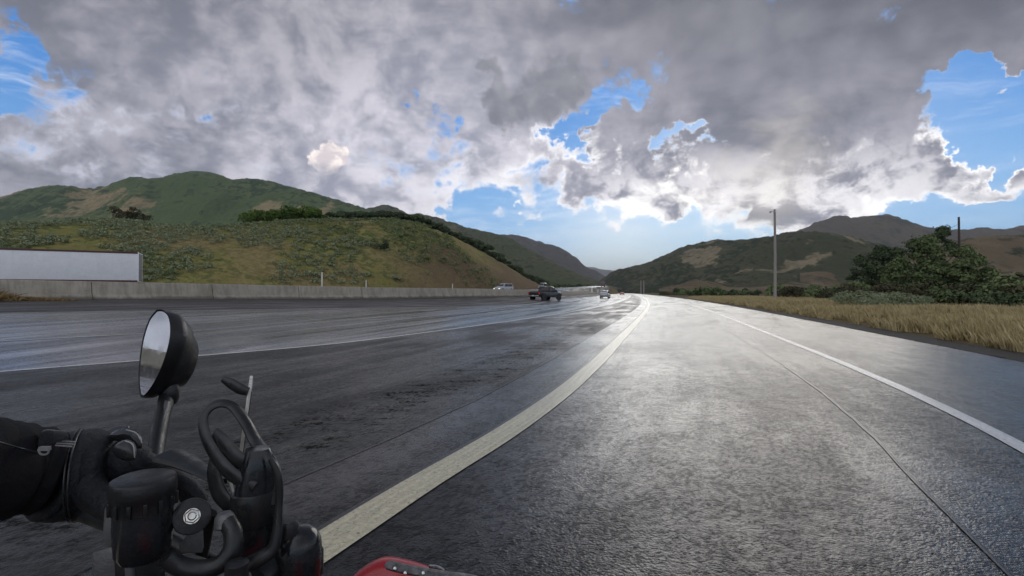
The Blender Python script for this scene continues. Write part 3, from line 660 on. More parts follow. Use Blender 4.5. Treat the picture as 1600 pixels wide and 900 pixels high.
put_shrub(oakA[2], 624, .40, .33, 'small green bush just above and right of the lone dark shrub', None, .6, -.05)
put_shrub(shrub('pale_shrub', (1.3, 1.0, 6), 500, .12, M['leaf_sage']), 620, .06, 1.0, 'pale sage bush at the foot of the hill right behind the barrier', None, 1, 0)

# ------------------------------------------------------------------ right verge: dry grass, sagebrush, trees
def blades(n, xr, yr, hh, ww, m, name, lean=.25, dens=None, zf=land_z):
    X = rng.uniform(*xr, n); Y = rng.uniform(*yr, n)
    return X, Y
def grass(name, X, Y, h, wd, m, zf=land_z, lean=.2):
    n = len(X); Z = zf(X, Y) - .03; a = rng.uniform(0, 2 * math.pi, n); lx = rng.normal(size=n) * lean * h - .10 * h; ly = rng.normal(size=n) * lean * h
    dxv = np.cos(a) * wd / 2; dyv = np.sin(a) * wd / 2
    v = np.stack([np.stack([X - dxv, Y - dyv, Z], 1), np.stack([X + dxv, Y + dyv, Z], 1), np.stack([X + dxv * .5 + lx * .4, Y + dyv * .5 + ly * .4, Z + h * .6], 1), np.stack([X + lx, Y + ly, Z + h], 1)], 1)
    me = np_mesh(name, v.reshape(-1, 3), np.arange(n * 4).reshape(n, 4)); me.materials.append(m); return link_mesh(name, me)
yy = 4 + rng.random(330000) ** 1.9 * 110; off = .95 + rng.random(len(yy)) ** 1.2 * (6.5 + yy * .10)
xx = PR(yy) + off
cl = vnoise(xx * .6, yy * .6, 8) * .6 + vnoise(xx * 2.2, yy * 2.2, 9) * .5; keep = (cl > .38 + .25 * (off < 1.6)) & (xx / yy < 1.5)
xx, yy, off, cl = xx[keep], yy[keep], off[keep], cl[keep]; print('blades', len(xx))
hh = (.20 + .30 * rng.random(len(xx))) * (.65 + .55 * cl) * np.clip(.45 + off * .25, 0, 1.15); wd = .010 + .0011 * yy
grass('dry_grass', xx, yy, hh, wd, M['grass'])['kind'] = 'stuff'
# dead weeds heaped against the barrier on the far left
cx_, cy_ = -20.9, 21.6
X = np.concatenate([rng.normal(cx_, 1.6, 9000), rng.normal(cx_ + 3.2, 1.1, 3500)]); Y = np.concatenate([rng.normal(cy_, .40, 9000), rng.normal(cy_ + 2.1, .3, 3500)])
Xb = np.minimum(X, B_(Y) + 2.2); sl1 = B_(Y) + np.abs(rng.normal(.8, .5, len(X)))
tum = grass('dry_weed_clump', sl1, Y, .12 + .50 * rng.random(len(X)) * np.exp(-((Y - 20.9) / 1.9) ** 2), .02 + 0 * X, M['grass2'], zf=road_z, lean=.8)
tag(tum, 'straw coloured heap of dead weeds against the foot of the barrier', 'dry weeds')

def trunk_mb(h, r, seed, spread=1.0, limbs=6):
    mb = MB(); rr = random.Random(seed); p = Vector((0, 0, -.3)); path = [p.copy()]; rad = [r * 1.25]
    for i in range(6):
        p = p + Vector((rr.uniform(-.12, .12), rr.uniform(-.12, .12), h / 6 * 1.02)); path.append(p.copy()); rad.append(r * (1 - .13 * (i + 1)))
    mb.tube(path, rad, 8)
    for i in range(limbs):
        k = rr.randint(1, 4); a = rr.uniform(0, 6.28); q = path[k].copy(); pa = [q.copy()]; ra = [rad[k] * .55]
        for j in range(4):
            q = q + Vector((math.cos(a) * spread * h * .10, math.sin(a) * spread * h * .10, h * (.11 + .02 * j))); a += rr.uniform(-.3, .3); pa.append(q.copy()); ra.append(rad[k] * .5 * (1 - .22 * (j + 1)))
        mb.tube(pa, ra, 6)
    return mb
def tree(name, px, Y, top, halfw, lowf, m, n, size, label, seed, group=None, base=None):
    x = (px - CX) / FPX * Y; z = float(land_z(np.array(x), np.array(float(Y)))) - .1
    h = EYE + (HY - top) / FPX * Y - z; rx = halfw / FPX * Y
    root = empty(name, (x, Y, z)); tag(root, label, 'tree', group)
    trunk_mb(h * .72, max(.12, h * .028), seed).build('trunk', M['bark'], root)
    L = []
    for i in range(int(30 + rx * 4)):
        t = rng.random(); zz = h * (lowf * .35 + .06 + (1 - lowf * .35 - .06) * t); env = math.sin(math.pi * min(1, max(.08, (t * .92 + .14)))) ** .6
        a = rng.uniform(0, 6.28); r = rx * env * math.sqrt(rng.random()) * .80; rr = rx * rng.uniform(.14, .30)
        L.append((r * math.cos(a), r * math.sin(a), min(zz, h - rr * .8), rr, rr * rng.uniform(.65, .95)))
    L.append((0, 0, h - rx * .3, rx * .3, rx * .3))
    link_mesh('crown', leaves_mesh('crown', leaf_cloud(int(n * 2.2), L, size, .3, .25, .6, .28), m), None, root)
    return root
tree('round_tree', 1473, 74, 355, 27, .30, M['leaf_dark'], 4200, .19, 'tall dark round-topped tree, highest of the roadside trees, left of the dark pole', 1)
tree('willow_tree', 1440, 66, 374, 44, .12, M['leaf_willow'], 6500, .17, 'broad mid green willow in front of the tall dark tree', 2)
tree('willow_tree', 1507, 63, 386, 34, .10, M['leaf_willow'], 5200, .17, 'light green willow right of the tall dark tree, in front of the dark pole', 3)
tree('bushy_tree', 1378, 70, 386, 34, .10, M['leaf_dark'], 4800, .18, 'dark bushy tree left of the broad willow', 4)
tree('bushy_tree', 1345, 78, 400, 26, .05, M['leaf_dark'], 3200, .19, 'dark low tree at the left end of the roadside trees', 5)
tree('bushy_tree', 1408, 60, 402, 30, .05, M['leaf_willow'], 3600, .16, 'small green tree between the dark bushy tree and the broad willow', 6)
tree('bushy_tree', 1400, 72, 388, 30, .05, M['leaf_dark'], 4200, .18, 'dark tree filling the gap between the dark bushy tree and the broad willow', 7)
tree('bushy_tree', 1452, 70, 368, 26, .05, M['leaf_willow'], 3800, .18, 'mid green tree pressed against the left side of the tall dark tree', 8)
tree('willow_tree', 1530, 66, 404, 26, .05, M['leaf_willow'], 3400, .17, 'lowest light green willow, at the right end of the roadside trees', 9)
und = [shrub('roadside_shrub', (2.2, 1.9, 8), 1500, .12, mm) for mm in (M['leaf_dark'], M['leaf_brown'], M['leaf_willow'], M['leaf_brown'])]
def ground_put(me, px, Y, sc, zs, label, group=None, cat='shrub', dz=-.15):
    x = (px - CX) / FPX * Y; z = float(land_z(np.array(x), np.array(float(Y))))
    o = bpy.data.objects.new(me.name.split('.')[0], me); COL.objects.link(o); o.location = (x, Y, z + dz); o.scale = (sc, sc, sc * zs); o.rotation_euler = (0, 0, rng.uniform(0, 6.28)); tag(o, label, cat, group); return o
for i, (px, Y, sc) in enumerate([(1300, 62, .8), (1322, 55, .9), (1350, 57, .9), (1385, 50, .85), (1425, 47, .8), (1452, 44, .85), (1480, 42, .8), (1510, 41, .85), (1540, 40, .85), (1572, 43, 1.0), (1600, 38, .95), (1630, 40, 1.1), (1560, 36, .6), (1665, 36, 1.1), (1275, 70, .8), (1240, 78, .9), (1700, 36, 1.2)]):
    ground_put(und[i % 4], px, Y, sc * 1.45, rng.uniform(.75, 1.05), 'dark olive shrub, ' + ORD[sorted([1300,1322,1350,1385,1425,1452,1480,1510,1540,1572,1600,1630,1560,1665,1275,1240,1700]).index(px)] + ' in the thicket behind the dry grass', 'olive shrubs in the roadside thicket')
sb = [leaves_mesh('big_sagebrush', leaf_cloud(2600, bushy_lumps(.95, 1.15, 12, .1), .048, .5, .7, .4), M['leaf_sage']) for _ in range(3)]
for i, (px, Y, sc, lb) in enumerate([(1338, 38, 1.10, 'leftmost large grey-green sagebrush at the back of the dry grass'), (1371, 35, .85, 'round pale sagebrush, second from the left of the row behind the dry grass'),
        (1392, 37, .95, 'sagebrush half hidden behind the round pale one'), (1412, 33.5, .92, 'nearest pale sagebrush with dry stalks in front of it'), (1315, 43, .7, 'small dull sagebrush left of the large ones'), (1440, 38, .7, 'small sagebrush right of the pale sagebrush row')]):
    ground_put(sb[i % 3], px, Y * .96, sc * 1.35, .95 + .1 * (i % 2), lb, 'large sagebrush behind the dry grass', dz=-.05)
# distant scrub trees on the valley floor
far = [shrub('valley_tree', (4.0, 4.6, 9), 520, .50, M['leaf_dark'] if i % 2 else M['leaf_willow']) for i in range(3)]
for i in range(46):
    px = 1005 + (i / 45) * 320 + rng.uniform(-6, 6); Y = rng.uniform(150, 260) - i * 1.2
    if float(PR(Y)) + 6 > (px - CX) / FPX * Y: Y = max(75, Y * .6); 
    if float(PR(Y)) + 5 > (px - CX) / FPX * Y: continue
    ground_put(far[i % 3], px, Y, rng.uniform(.35, .85), rng.uniform(.6, 1.0), 'distant green scrub tree on the valley floor right of the road', 'scrub trees on the valley floor', 'tree')
for i, (px, Y) in enumerate([(862, 215), (872, 230), (884, 250), (893, 275), (902, 300), (910, 330), (918, 360)]):
    x = (px - CX) / FPX * Y; o = ground_put(far[i % 3], px, Y, .7, .7, 'distant green tree beyond the opposite carriageway', 'trees beyond the opposite carriageway', 'tree'); 

# ------------------------------------------------------------------ poles
M['steel'] = simple('galvanised_steel', (.45, .45, .45), .4, .8)
def pole(px, Y, top, bot, r, m, label):
    x = (px - CX) / FPX * Y; z = float(land_z(np.array(x), np.array(float(Y)))); h = EYE + (HY - top) / FPX * Y - z
    root = empty('utility_pole', (x, Y, z)); tag(root, label, 'pole')
    mb = MB(); mb.tube([(0, 0, -.6), (0.03, 0, h * .5), (0, 0, h)], [r * 1.25, r, r * .8], 12); mb.build('shaft', m, root)
    return root, h
r1, h1 = pole(1211, 60, 327, 458, .15, M['polewood'], 'tall pale wooden utility pole with a small lamp, beside the dry verge')
mb = MB(); mb.tube([(0, -.1, h1 - .35), (-.25, -.12, h1 - .28), (-.5, -.12, h1 - .27)], .028, 8); mb.build('lamp_arm', M['steel'], r1)
mb = MB(); mb.lathe((-.55, -.12, h1 - .25), (0, 0, -1), [(-.06, .02), (-.04, .11), (.05, .13), (.14, .12), (.20, .03)], 14); mb.build('lamp_head', M['steel'], r1)
mb = MB(); mb.box((0, -.14, h1 - .32), (.16, .06, .3)); mb.build('bracket', M['steel'], r1, bevel=.01)
r2, h2 = pole(1499, 68, 339, 440, .15, M['poledark'], 'dark wooden utility pole rising behind the roadside willows')
mb = MB(); mb.tube([(0, 0, h2 - .9), (-.9, .05, h2 - 1.4), (-1.4, .1, h2 - 1.0)], .02, 6); mb.build('service_wire', M['poledark'], r2)
for px, lb in ((1001.5, 'left one of two slim pale poles side by side far off where the road bends'), (1006.0, 'right one of two slim pale poles side by side far off where the road bends')):
    Y = 470; x = (px - CX) / FPX * Y; z = float(land_z(np.array(x), np.array(float(Y)))); h = EYE + (HY - 438) / FPX * Y - z
    mb = MB(); mb.tube([(0, 0, -.3), (0, 0, h * .5), (0, 0, h)], [.50, .42, .34], 10); mb.box((0, 0, h - .8), (.5, 1.9, .22)); o = mb.build('utility_pole', M['polewood']); o.location = (x, Y, z); tag(o, lb, 'pole', 'pale poles by the bend')

# ------------------------------------------------------------------ vehicles
M['tyre'] = simple('tyre_rubber', (.012, .012, .012), .8, bmp=.3)
M['rim'] = simple('wheel_rim', (.30, .30, .31), .35, .8)
M['glassd'] = simple('dark_car_glass', (.012, .014, .018), .08, spec=.8)
M['plate'] = simple('number_plate', (.55, .55, .53), .5)
M['trimb'] = simple('black_trim', (.015, .015, .016), .45)
M['bumper'] = simple('chrome_bumper', (.45, .45, .46), .25, .8)
def em(name, col, st):
    m, bb, pr = mat(name); pr.inputs['Base Color'].default_value = (*col, 1); pr.inputs['Roughness'].default_value = .3
    pr.inputs['Emission Color'].default_value = (*col, 1); pr.inputs['Emission Strength'].default_value = st; return m
M['tail'] = em('red_tail_light', (.45, .02, .015), .08)
M['head'] = em('head_light', (.9, .88, .8), 1.0)
def paint(name, col, rough=.3): return simple(name, col, rough, .2, .06, 3, spec=.5, coat=.6)
def ring(y, hw, z0, z1, rb=.10, rt=.08):
    """rounded rectangular cross-section across x"""
    return [Vector((-hw + rb, y, z0)), Vector((hw - rb, y, z0)), Vector((hw, y, z0 + rb)), Vector((hw, y, (z0 + z1) / 2)), Vector((hw - rt * .4, y, z1 - rt)), Vector((hw - rt * 1.4, y, z1)), Vector((-hw + rt * 1.4, y, z1)), Vector((-hw + rt * .4, y, z1 - rt)), Vector((-hw, y, (z0 + z1) / 2)), Vector((-hw, y, z0 + rb))]
def wheel(root, x, y, r, wd=.24):
    s = 1 if x > 0 else -1
    mb = MB(); mb.lathe((x - s * wd / 2, y, r), (s, 0, 0), [(0, r * .6), (0, r * .93), (.03, r), (wd - .03, r), (wd, r * .93), (wd, r * .62), (wd - .03, r * .6)], 22); w_ = mb.build('wheel', M['tyre'], root)
    mb = MB(); mb.lathe((x + s * (wd / 2 - .05), y, r), (s, 0, 0), [(0, r * .62), (.02, r * .62), (.03, r * .5), (.01, r * .2), (.05, .06), (.05, 0)], 16); mb.build('rim', M['rim'], w_)
def vehicle(kind, loc, heading, name, label, cat, col, group=None, W=1.9, wr=.36, front=False):
    root = empty(name, loc, -heading); tag(root, label, cat, group); pm = paint(name + '_paint', col)
    if kind == 'pickup':
        body = MB(); body.loft([ring(-2.9, .90, .62, 1.12), ring(-2.75, .96, .48, 1.20), ring(-1.7, 1.0, .45, 1.22), ring(-.55, 1.0, .42, 1.22), ring(1.0, 1.0, .42, 1.22), ring(1.3, 1.0, .45, 1.20), ring(2.5, .97, .45, 1.12), ring(2.8, .85, .50, 1.0)])
        # open bed: a flat black sheet stands for the shade in its well
        body.build('body', pm, root, bevel=.03)
        mb = MB(); mb.box((0, -1.7, 1.225), (1.66, 1.95, .03)); mb.build('bed_shade', M['trimb'], root, bevel=.008)
        c = MB(); c.loft([ring(-.62, .90, 1.15, 1.45), ring(-.50, .80, 1.15, 1.90, .05, .10), ring(.5, .80, 1.15, 1.93, .05, .1), ring(.95, .82, 1.15, 1.80, .05, .1), ring(1.55, .92, 1.12, 1.22)]); cab = c.build('cab', pm, root, bevel=.02)
        g = MB(); g.loft([[Vector((s * .70, -.635 + .12 * (z > 1.4), z)) for s, z in ((-1, 1.30), (1, 1.30), (.95, 1.78), (-.95, 1.78))], [Vector((s * .70, -.58 + .12 * (z > 1.4), z)) for s, z in ((-1, 1.30), (1, 1.30), (.95, 1.78), (-.95, 1.78))]]); g.build('rear_window', M['glassd'], root)
        for s in (-1, 1):
            g = MB(); g.add([(s * .925, -.45, 1.27), (s * .925, .30, 1.27), (s * .83, .30, 1.78), (s * .83, -.42, 1.78), (s * .88, -.45, 1.27), (s * .88, .30, 1.27), (s * .79, .30, 1.78), (s * .79, -.42, 1.78)], [(0, 1, 2, 3), (7, 6, 5, 4), (0, 4, 5, 1), (1, 5, 6, 2), (2, 6, 7, 3), (3, 7, 4, 0)]); g.build('side_window', M['glassd'], root)
            g = MB(); g.add([(s * .925, .36, 1.27), (s * .925, 1.2, 1.27), (s * .83, .85, 1.72), (s * .83, .36, 1.78), (s * .88, .36, 1.27), (s * .88, 1.2, 1.27), (s * .79, .85, 1.72), (s * .79, .36, 1.78)], [(0, 1, 2, 3), (7, 6, 5, 4), (0, 4, 5, 1), (1, 5, 6, 2), (2, 6, 7, 3), (3, 7, 4, 0)]); g.build('side_window', M['glassd'], root)
            mb = MB(); mb.box((s * .86, -2.87, .98), (.16, .08, .32)); mb.build('tail_light', M['tail'], root, bevel=.01)
            mb = MB(); mb.box((s * 1.10, .95, 1.32), (.16, .10, .22)); mb.build('side_mirror', M['trimb'], root, bevel=.02)
        mb = MB(); mb.box((0, -2.98, .62), (1.7, .18, .18)); mb.build('bumper', M['bumper'], root, bevel=.03)
        mb = MB(); mb.box((0, -3.08, .66), (.34, .02, .16)); mb.build('number_plate', M['plate'], root)
        mb = MB(); mb.box((0, -2.905, .95), (1.5, .03, .42)); mb.build('tailgate', pm, root, bevel=.012)
        for y in (-1.85, 1.85):
            for s in (-1, 1): wheel(root, s * .86, y, .42, .28)
        for y in (-1.85, 1.85):
            for s in (-1, 1):
                mb = MB(); mb.lathe((s * .90, y, .44), (s, 0, 0), [(0, .52), (.115, .52), (.115, .01)], 22); mb.build('wheel_arch', M['trimb'], root)
    else:
        van = kind == 'van'; H = 1.95 if van else (1.72 if kind == 'suv' else 1.45); L = 2.35; bz = 1.0 if kind == 'suv' else .92
        body = MB(); body.loft([ring(-L, .82, .45, bz - .05), ring(-L + .15, .92, .36, bz), ring(-1.0, .95, .32, bz + .02), ring(1.0, .95, .32, bz), ring(L - .3, .92, .35, bz - .12), ring(L, .80, .42, bz - .28)]); body.build('body', pm, root, bevel=.03)
        yb = -L + .08 if kind != 'car' else -L + .75; yf = .75 if not van else 1.3
        c = MB(); c.loft([ring(yb, .86, bz - .05, bz + .15, .03, .05), ring(yb + .25, .76, bz - .05, H - .05, .03, .12), ring(-.2, .76, bz - .05, H, .03, .12), ring(yf - .35, .74, bz - .05, H - .08, .03, .12), ring(yf + .45, .86, bz - .05, bz + .03, .03, .04)]); c.build('cabin', pm, root, bevel=.02)
        g = MB(); zt = H - .16; g.add([(-.68, yb + .01, bz + .14), (.68, yb + .01, bz + .14), (.62, yb + .19, zt), (-.62, yb + .19, zt), (-.68, yb + .08, bz + .14), (.68, yb + .08, bz + .14), (.62, yb + .26, zt), (-.62, yb + .26, zt)], [(0, 1, 2, 3), (7, 6, 5, 4), (0, 4, 5, 1), (1, 5, 6, 2), (2, 6, 7, 3), (3, 7, 4, 0)]); g.build('rear_window', M['glassd'], root)
        g = MB(); g.add([(-.72, yf + .40, bz + .08), (.72, yf + .40, bz + .08), (.62, yf - .24, zt), (-.62, yf - .24, zt), (-.72, yf + .30, bz + .08), (.72, yf + .30, bz + .08), (.62, yf - .34, zt), (-.62, yf - .34, zt)], [(0, 1, 2, 3), (7, 6, 5, 4), (0, 4, 5, 1), (1, 5, 6, 2), (2, 6, 7, 3), (3, 7, 4, 0)]); g.build('windscreen', M['glassd'], root)
        for s in (-1, 1):
            for a0, a1 in ((yb + .32, -.55), (-.48, yf - .30)):
                g = MB(); g.add([(s * .862, a0, bz + .08), (s * .862, a1 + (.3 if a1 > 0 else 0), bz + .08), (s * .765, a1, zt), (s * .765, a0 + .05, zt), (s * .82, a0, bz + .08), (s * .82, a1, bz + .08), (s * .74, a1, zt), (s * .74, a0, zt)], [(0, 1, 2, 3), (7, 6, 5, 4), (0, 4, 5, 1), (1, 5, 6, 2), (2, 6, 7, 3), (3, 7, 4, 0)]); g.build('side_window', M['glassd'], root)
            mb = MB(); mb.box((s * .80, -L + .03, bz - .12), (.18, .08, .16)); mb.build('tail_light', M['tail'], root, bevel=.01)
            mb = MB(); mb.box((s * .68, L - .02, bz - .42), (.26, .08, .13)); mb.build('headlight', M['head'] if front else M['plate'], root, bevel=.01)
        mb = MB(); mb.box((0, -L - .03, .52), (1.6, .10, .20)); mb.build('bumper', M['trimb'], root, bevel=.02)
        mb = MB(); mb.box((0, -L - .03, .74), (.34, .03, .14)); mb.build('number_plate', M['plate'], root)
        if kind == 'suv' or van:
            for s in (-1, 1):
                mb = MB(); mb.tube([(s * .62, yb + .4, H + .05), (s * .62, yf - .5, H + .05)], .025, 6); mb.build('roof_rail', M['trimb'], root)
        for y in (-1.4, 1.4):
            for s in (-1, 1): wheel(root, s * .84, y, wr, .22)
    return root
def at_px(px, Y, zf): x = (px - CX) / FPX * Y; return (x, Y, float(zf(np.array(float(x)), np.array(float(Y)))))
vehicle('pickup', at_px(853, 71, road_z), R(38), 'pickup_truck', 'nearly black pickup truck with a flat bed driving away in the left lanes', 'pickup truck', (.018, .010, .012))
vehicle('suv', at_px(945.5, 112, road_z), R(17), 'silver_suv', 'silver SUV seen from behind, driving away ahead of the dark pickup', 'SUV', (.42, .45, .47))
vehicle('car', at_px(972, 235, road_z), R(14), 'red_car', 'small far off reddish car on the highway, right of the silver SUV', 'car', (.35, .10, .08))
vehicle('suv', at_px(787, 108, lambda x, y: OPP(y)), R(38 + 180), 'white_suv', 'white SUV half hidden behind the barrier at the foot of the hill', 'SUV', (.50, .51, .52), front=True)
vehicle('van', at_px(848, 158, lambda x, y: OPP(y)), R(200), 'grey_van', 'small grey van beyond the barrier, just above the dark pickup', 'van', (.33, .36, .36))

M['tr_white'] = simple('trailer_white', (.84, .86, .90), .35, 0, .04, 2.0)
M['tr_red'] = simple('trailer_dark_red', (.10, .028, .032), .5)
M['tr_door'] = simple('trailer_door_grey', (.12, .115, .13), .5)
def trailer(loc, dirv, L, H, base, name, label, wm, side, nwh=2):
    root = empty(name, loc, math.atan2(-dirv[0], dirv[1])); tag(root, label, 'truck trailer' if 'trailer' in name else 'truck'); W = 2.55
    # local +y points to the rear
    mb = MB(); mb.box((0, -L / 2, base + H / 2), (W, L, H)); mb.build('cargo_box', wm, root, bevel=.02)
    for s in (-1, 1):
        mb = MB(); mb.box((s * (W / 2 + .012), -L / 2, base + H - .08), (.05, L + .02, .16)); mb.build('top_rail', M['tr_red'], root, bevel=.008)
        mb = MB(); mb.box((s * (W / 2 + .012), -L / 2, base + .07), (.05, L + .02, .14)); mb.build('bottom_rail', M['tr_red'], root, bevel=.008)
        mb = MB(); mb.box((s * (W / 2 - .02), .03, base + H / 2), (.12, .08, H - .02)); mb.build('rear_post', wm, root, bevel=.01)
        mb = MB(); mb.box((s * W * .238, .035, base + H * .5), (W * .455, .05, H - .22)); d = mb.build('rear_door', M['tr_door'], root, bevel=.01)
        for q in (-.3, .3):
            mb = MB(); mb.tube([(s * W * .238 + q, .075, base + .15), (s * W * .238 + q, .075, base + H - .15)], .02, 6); mb.build('lock_rod', M['steel'], d)
        mb = MB(); mb.box((s * 1.0, .03, base - .08), (.3, .06, .10)); mb.build('tail_light', M['tail'], root)
        for k in range(nwh):
            wheel(root, s * 1.02, -1.5 - 1.25 * k, .50, .5)
        mb = MB(); mb.box((s * .8, -L + 2.6, base - .5), (.14, .14, 1.0)); mb.build('landing_leg', M['steel'], root)
    n = int(L / .62)
    if side:
        for k in range(1, int(L / 1.24)):
            mb = MB(); mb.box((W / 2 + .004, -k * 1.24, base + H / 2), (.014, .045, H - .34)); mb.build('side_seam', wm, root)
    mb = MB(); mb.box((0, -2.1, base - .25), (1.1, 3.2, .3)); mb.build('axle_frame', M['trimb'], root)
    mb = MB(); mb.box((0, .03, .62), (2.2, .1, .12)); mb.box((-.7, .03, .9), (.08, .08, .5)); mb.box((.7, .03, .9), (.08, .08, .5)); mb.build('rear_guard', M['steel'], root)
    return root
zt = float(land_z(np.array(-34.9), np.array(47.9)))
trailer((-35.6, 48.95, zt), (.87, .49), 16.2, 2.78, 1.18, 'semi_trailer', 'long white box trailer with dark red rails behind the barrier on the left', M['tr_white'], True)
M['tr_rust'] = simple('far_truck_red', (.30, .085, .06), .5)
trailer((float((942 - CX) / FPX * 330), 330, float(OPP(330))), (-.15, -.99), 9, 2.7, 1.15, 'red_truck', 'far off red box truck at the mouth of the valley', M['tr_rust'], False)

# ------------------------------------------------------------------ motorcycle: what the rider-side camera shows of it
M['blackp'] = simple('black_plastic', (.012, .013, .014), .42, bmp=.25, bscale=260)
M['blackg'] = simple('black_housing_gloss', (.014, .015, .017), .22, bmp=.1, bscale=120)
M['blackr'] = simple('black_rubber', (.016, .018, .018), .38, bmp=.2, bscale=160)
M['cast'] = simple('cast_aluminium', (.20, .20, .20), .55, .6, bmp=.5, bscale=300)
M['alu'] = simple('grey_aluminium_stem', (.16, .165, .17), .45, .5, .2, 60, bmp=.3, bscale=300)
M['bolt'] = simple('zinc_bolt', (.65, .64, .60), .18, 1.0, .15, 200)
M['redp'] = simple('red_fairing_plastic', (.42, .008, .014), .3, 0, .08, 10, coat=.4)
M['edge'] = simple('scuffed_grey_trim', (.14, .14, .14), .5, .3, .5, 120, bmp=.8, bscale=400)
M['pale'] = simple('pale_phone_edge', (.62, .60, .54), .35)
M['screen'] = simple('dark_screen', (.01, .01, .012), .08)
m_, bb_m, pr_ = mat('mirror_glass'); pr_.inputs['Base Color'].default_value = (.80, .82, .84, 1); pr_.inputs['Metallic'].default_value = 1.0
bb_m.put(pr_.inputs['Roughness'], bb_m.step(bb_m.noise(coord(bb_m), 60, 4, .6), .4, .7, .02, .10)); M['mirror'] = m_

bike = empty('motorcycle', (-.15, .3, 0)); tag(bike, 'motorcycle handlebar end with mirror, fluid reservoir, phone holder and red fairing tip', 'motorcycle')
bpy.context.view_layer.update()
def part(mb, name, m, parent=None, **k):
    o = mb.build(name, m, None, **k); o.parent = parent or bike
    o.matrix_parent_inverse = bike.matrix_world.inverted() if parent is None else Matrix.Identity(4)
    return o
def sp(pts, n=8):
    """smooth path through points"""
    pts = [Vector(p) for p in pts]; q = [pts[0] * 2 - pts[1]] + pts + [pts[-1] * 2 - pts[-2]]; out = []
    for i in range(1, len(q) - 2):
        for k in range(n):
            t = k / n; a, b2, c, d = q[i - 1], q[i], q[i + 1], q[i + 2]
            out.append(.5 * ((2 * b2) + (c - a) * t + (2 * a - 5 * b2 + 4 * c - d) * t * t + (3 * b2 - a - 3 * c + d) * t ** 3))
    out.append(q[-2]); return out
# mirror: the glass lies on a plane turned to the rider's side
C0 = P(243, 553, .75); nrm = Vector((-.58, -.80, .17)).normalized()
def on_plane(px, py, off=0.0):
    d = P(px, py, 1.0) - Vector((0, 0, EYE)); o = Vector((0, 0, EYE)); c = C0 - nrm * off
    t = (c - o).dot(nrm) / d.dot(nrm); return o + d * t
gl = [(246, 486), (254, 486), (262, 492), (266, 506), (266, 526), (261, 550), (252, 576), (241, 598), (230, 614), (223, 618), (220, 607), (219, 585), (221, 556), (226, 526), (235, 500)]
gl3 = [on_plane(*p) for p in gl]; gl3 = sp(gl3 + [gl3[0]], 4)[:-1]; cg = sum(gl3, Vector()) / len(gl3)
def shrink(pts, s, off, dz=0, to=None):
    c = to or cg; return [cg + (p - c) * s - nrm * off + Vector((0, 0, dz)) for p in pts]
hb = MB(); hb.loft([shrink(gl3, 1.0, .003), shrink(gl3, 1.035, -.001), shrink(gl3, 1.05, .004), shrink(gl3, 1.04, .014), shrink(gl3, .98, .022), shrink(gl3, .95, .0235), shrink(gl3, .80, .036, -.004), shrink(gl3, .74, .0375, -.006), shrink(gl3, .58, .048, -.012), shrink(gl3, .40, .051, -.016)])
mir = part(hb, 'mirror', M['blackp'], angle=50)
g = MB(); g.loft([shrink(gl3, .985, .0), shrink(gl3, .985, .0035)]); part(g, 'mirror_glass', M['mirror'], mir, angle=30)
st = sp([P(262, 622, .765), P(254, 650, .74), P(247, 690, .70), P(243, 730, .66), P(243, 775, .62), P(246, 830, .58)], 5)
mb = MB(); mb.tube(st, [.0135 - .0001 * i for i in range(len(st))], 12, flat=.75, up=(1, 0, 0)); part(mb, 'mirror_stem', M['blackp'], mir)
mb = MB(); mb.tube([p + Vector((.0055, -.0085, 0)) for p in st[1:]], .0060, 8, flat=1.0); part(mb, 'stem_rib', M['alu'], mir)
mb = MB(); mb.lathe(P(262, 618, .765) + Vector((0, .004, -.012)), (.1, 0, 1), [(0, .010), (.006, .0125), (.022, .013), (.030, .009)], 18); part(mb, 'mirror_joint', M['blackp'], mir)
# reservoir
rc = P(226, 745, .48)
mb = MB(); mb.lathe(rc, (0, 0, -1), [(.028, .0235), (.045, .0240), (.068, .0225), (.074, .019), (.075, .0)], 36); res = part(mb, 'fluid_reservoir', M['blackg'])
mb = MB(); mb.lathe(rc, (0, 0, -1), [(-.0012, .0), (-.0010, .0225), (.0005, .0255), (.003, .0268), (.014, .0268), (.016, .0258), (.0285, .0255), (.0295, .0235)], 40); cap = part(mb, 'reservoir_cap', M['blackp'], res, angle=35)
for k in range(14):
    a = 2 * math.pi * k / 14; q = rc + Vector((math.cos(a) * .0262, math.sin(a) * .0262, -.0225))
    mb = MB(); mb.box(q, (.0030, .0034, .0115), Matrix.Rotation(a, 3, 'Z')); part(mb, 'grip_rib', M['blackp'], cap, bevel=.0006)
# lever perch, clamp, bolt, plate
mb = MB(); mb.loft([[P(x, y, .545 + dy_) for x, y in ((166, 792), (190, 787), (196, 850), (176, 862), (163, 838))] for dy_ in (0, .02)]); part(mb, 'lever_perch', M['cast'], bevel=.002)
mb = MB(); mb.loft([[P(x, y, .53 + dy_) for x, y in ((145, 862), (178, 852), (196, 905), (150, 925))] for dy_ in (0, .03)]); part(mb, 'perch_clamp', M['cast'], bevel=.003)
mb = MB(); mb.loft([[P(x, y, .50 + dy_) for x, y in ((282, 850), (318, 806), (321, 852), (318, 862), (284, 862))] for dy_ in (0, .004)]); part(mb, 'bracket_plate', M['alu'], bevel=.001)
vd = (P(302, 805, 1) - Vector((0, 0, EYE))).normalized()
bc = P(302, 805, .49)
mb = MB(); mb.lathe(bc + vd * .004, vd, [(0, .009), (.002, .0160), (.014, .0170), (.022, .015)], 26); part(mb, 'clamp_ring', M['blackp'])
mb = MB(); mb.lathe(bc, vd, [(0, .0070), (.001, .0076), (.003, .0076)], 24); part(mb, 'washer', M['bolt'])
mb = MB(); mb.lathe(bc - vd * .0055, vd, [(0, .0058), (.001, .0068), (.006, .0068)], 6); bo = part(mb, 'hex_bolt', M['bolt'], angle=20, bevel=.0003)
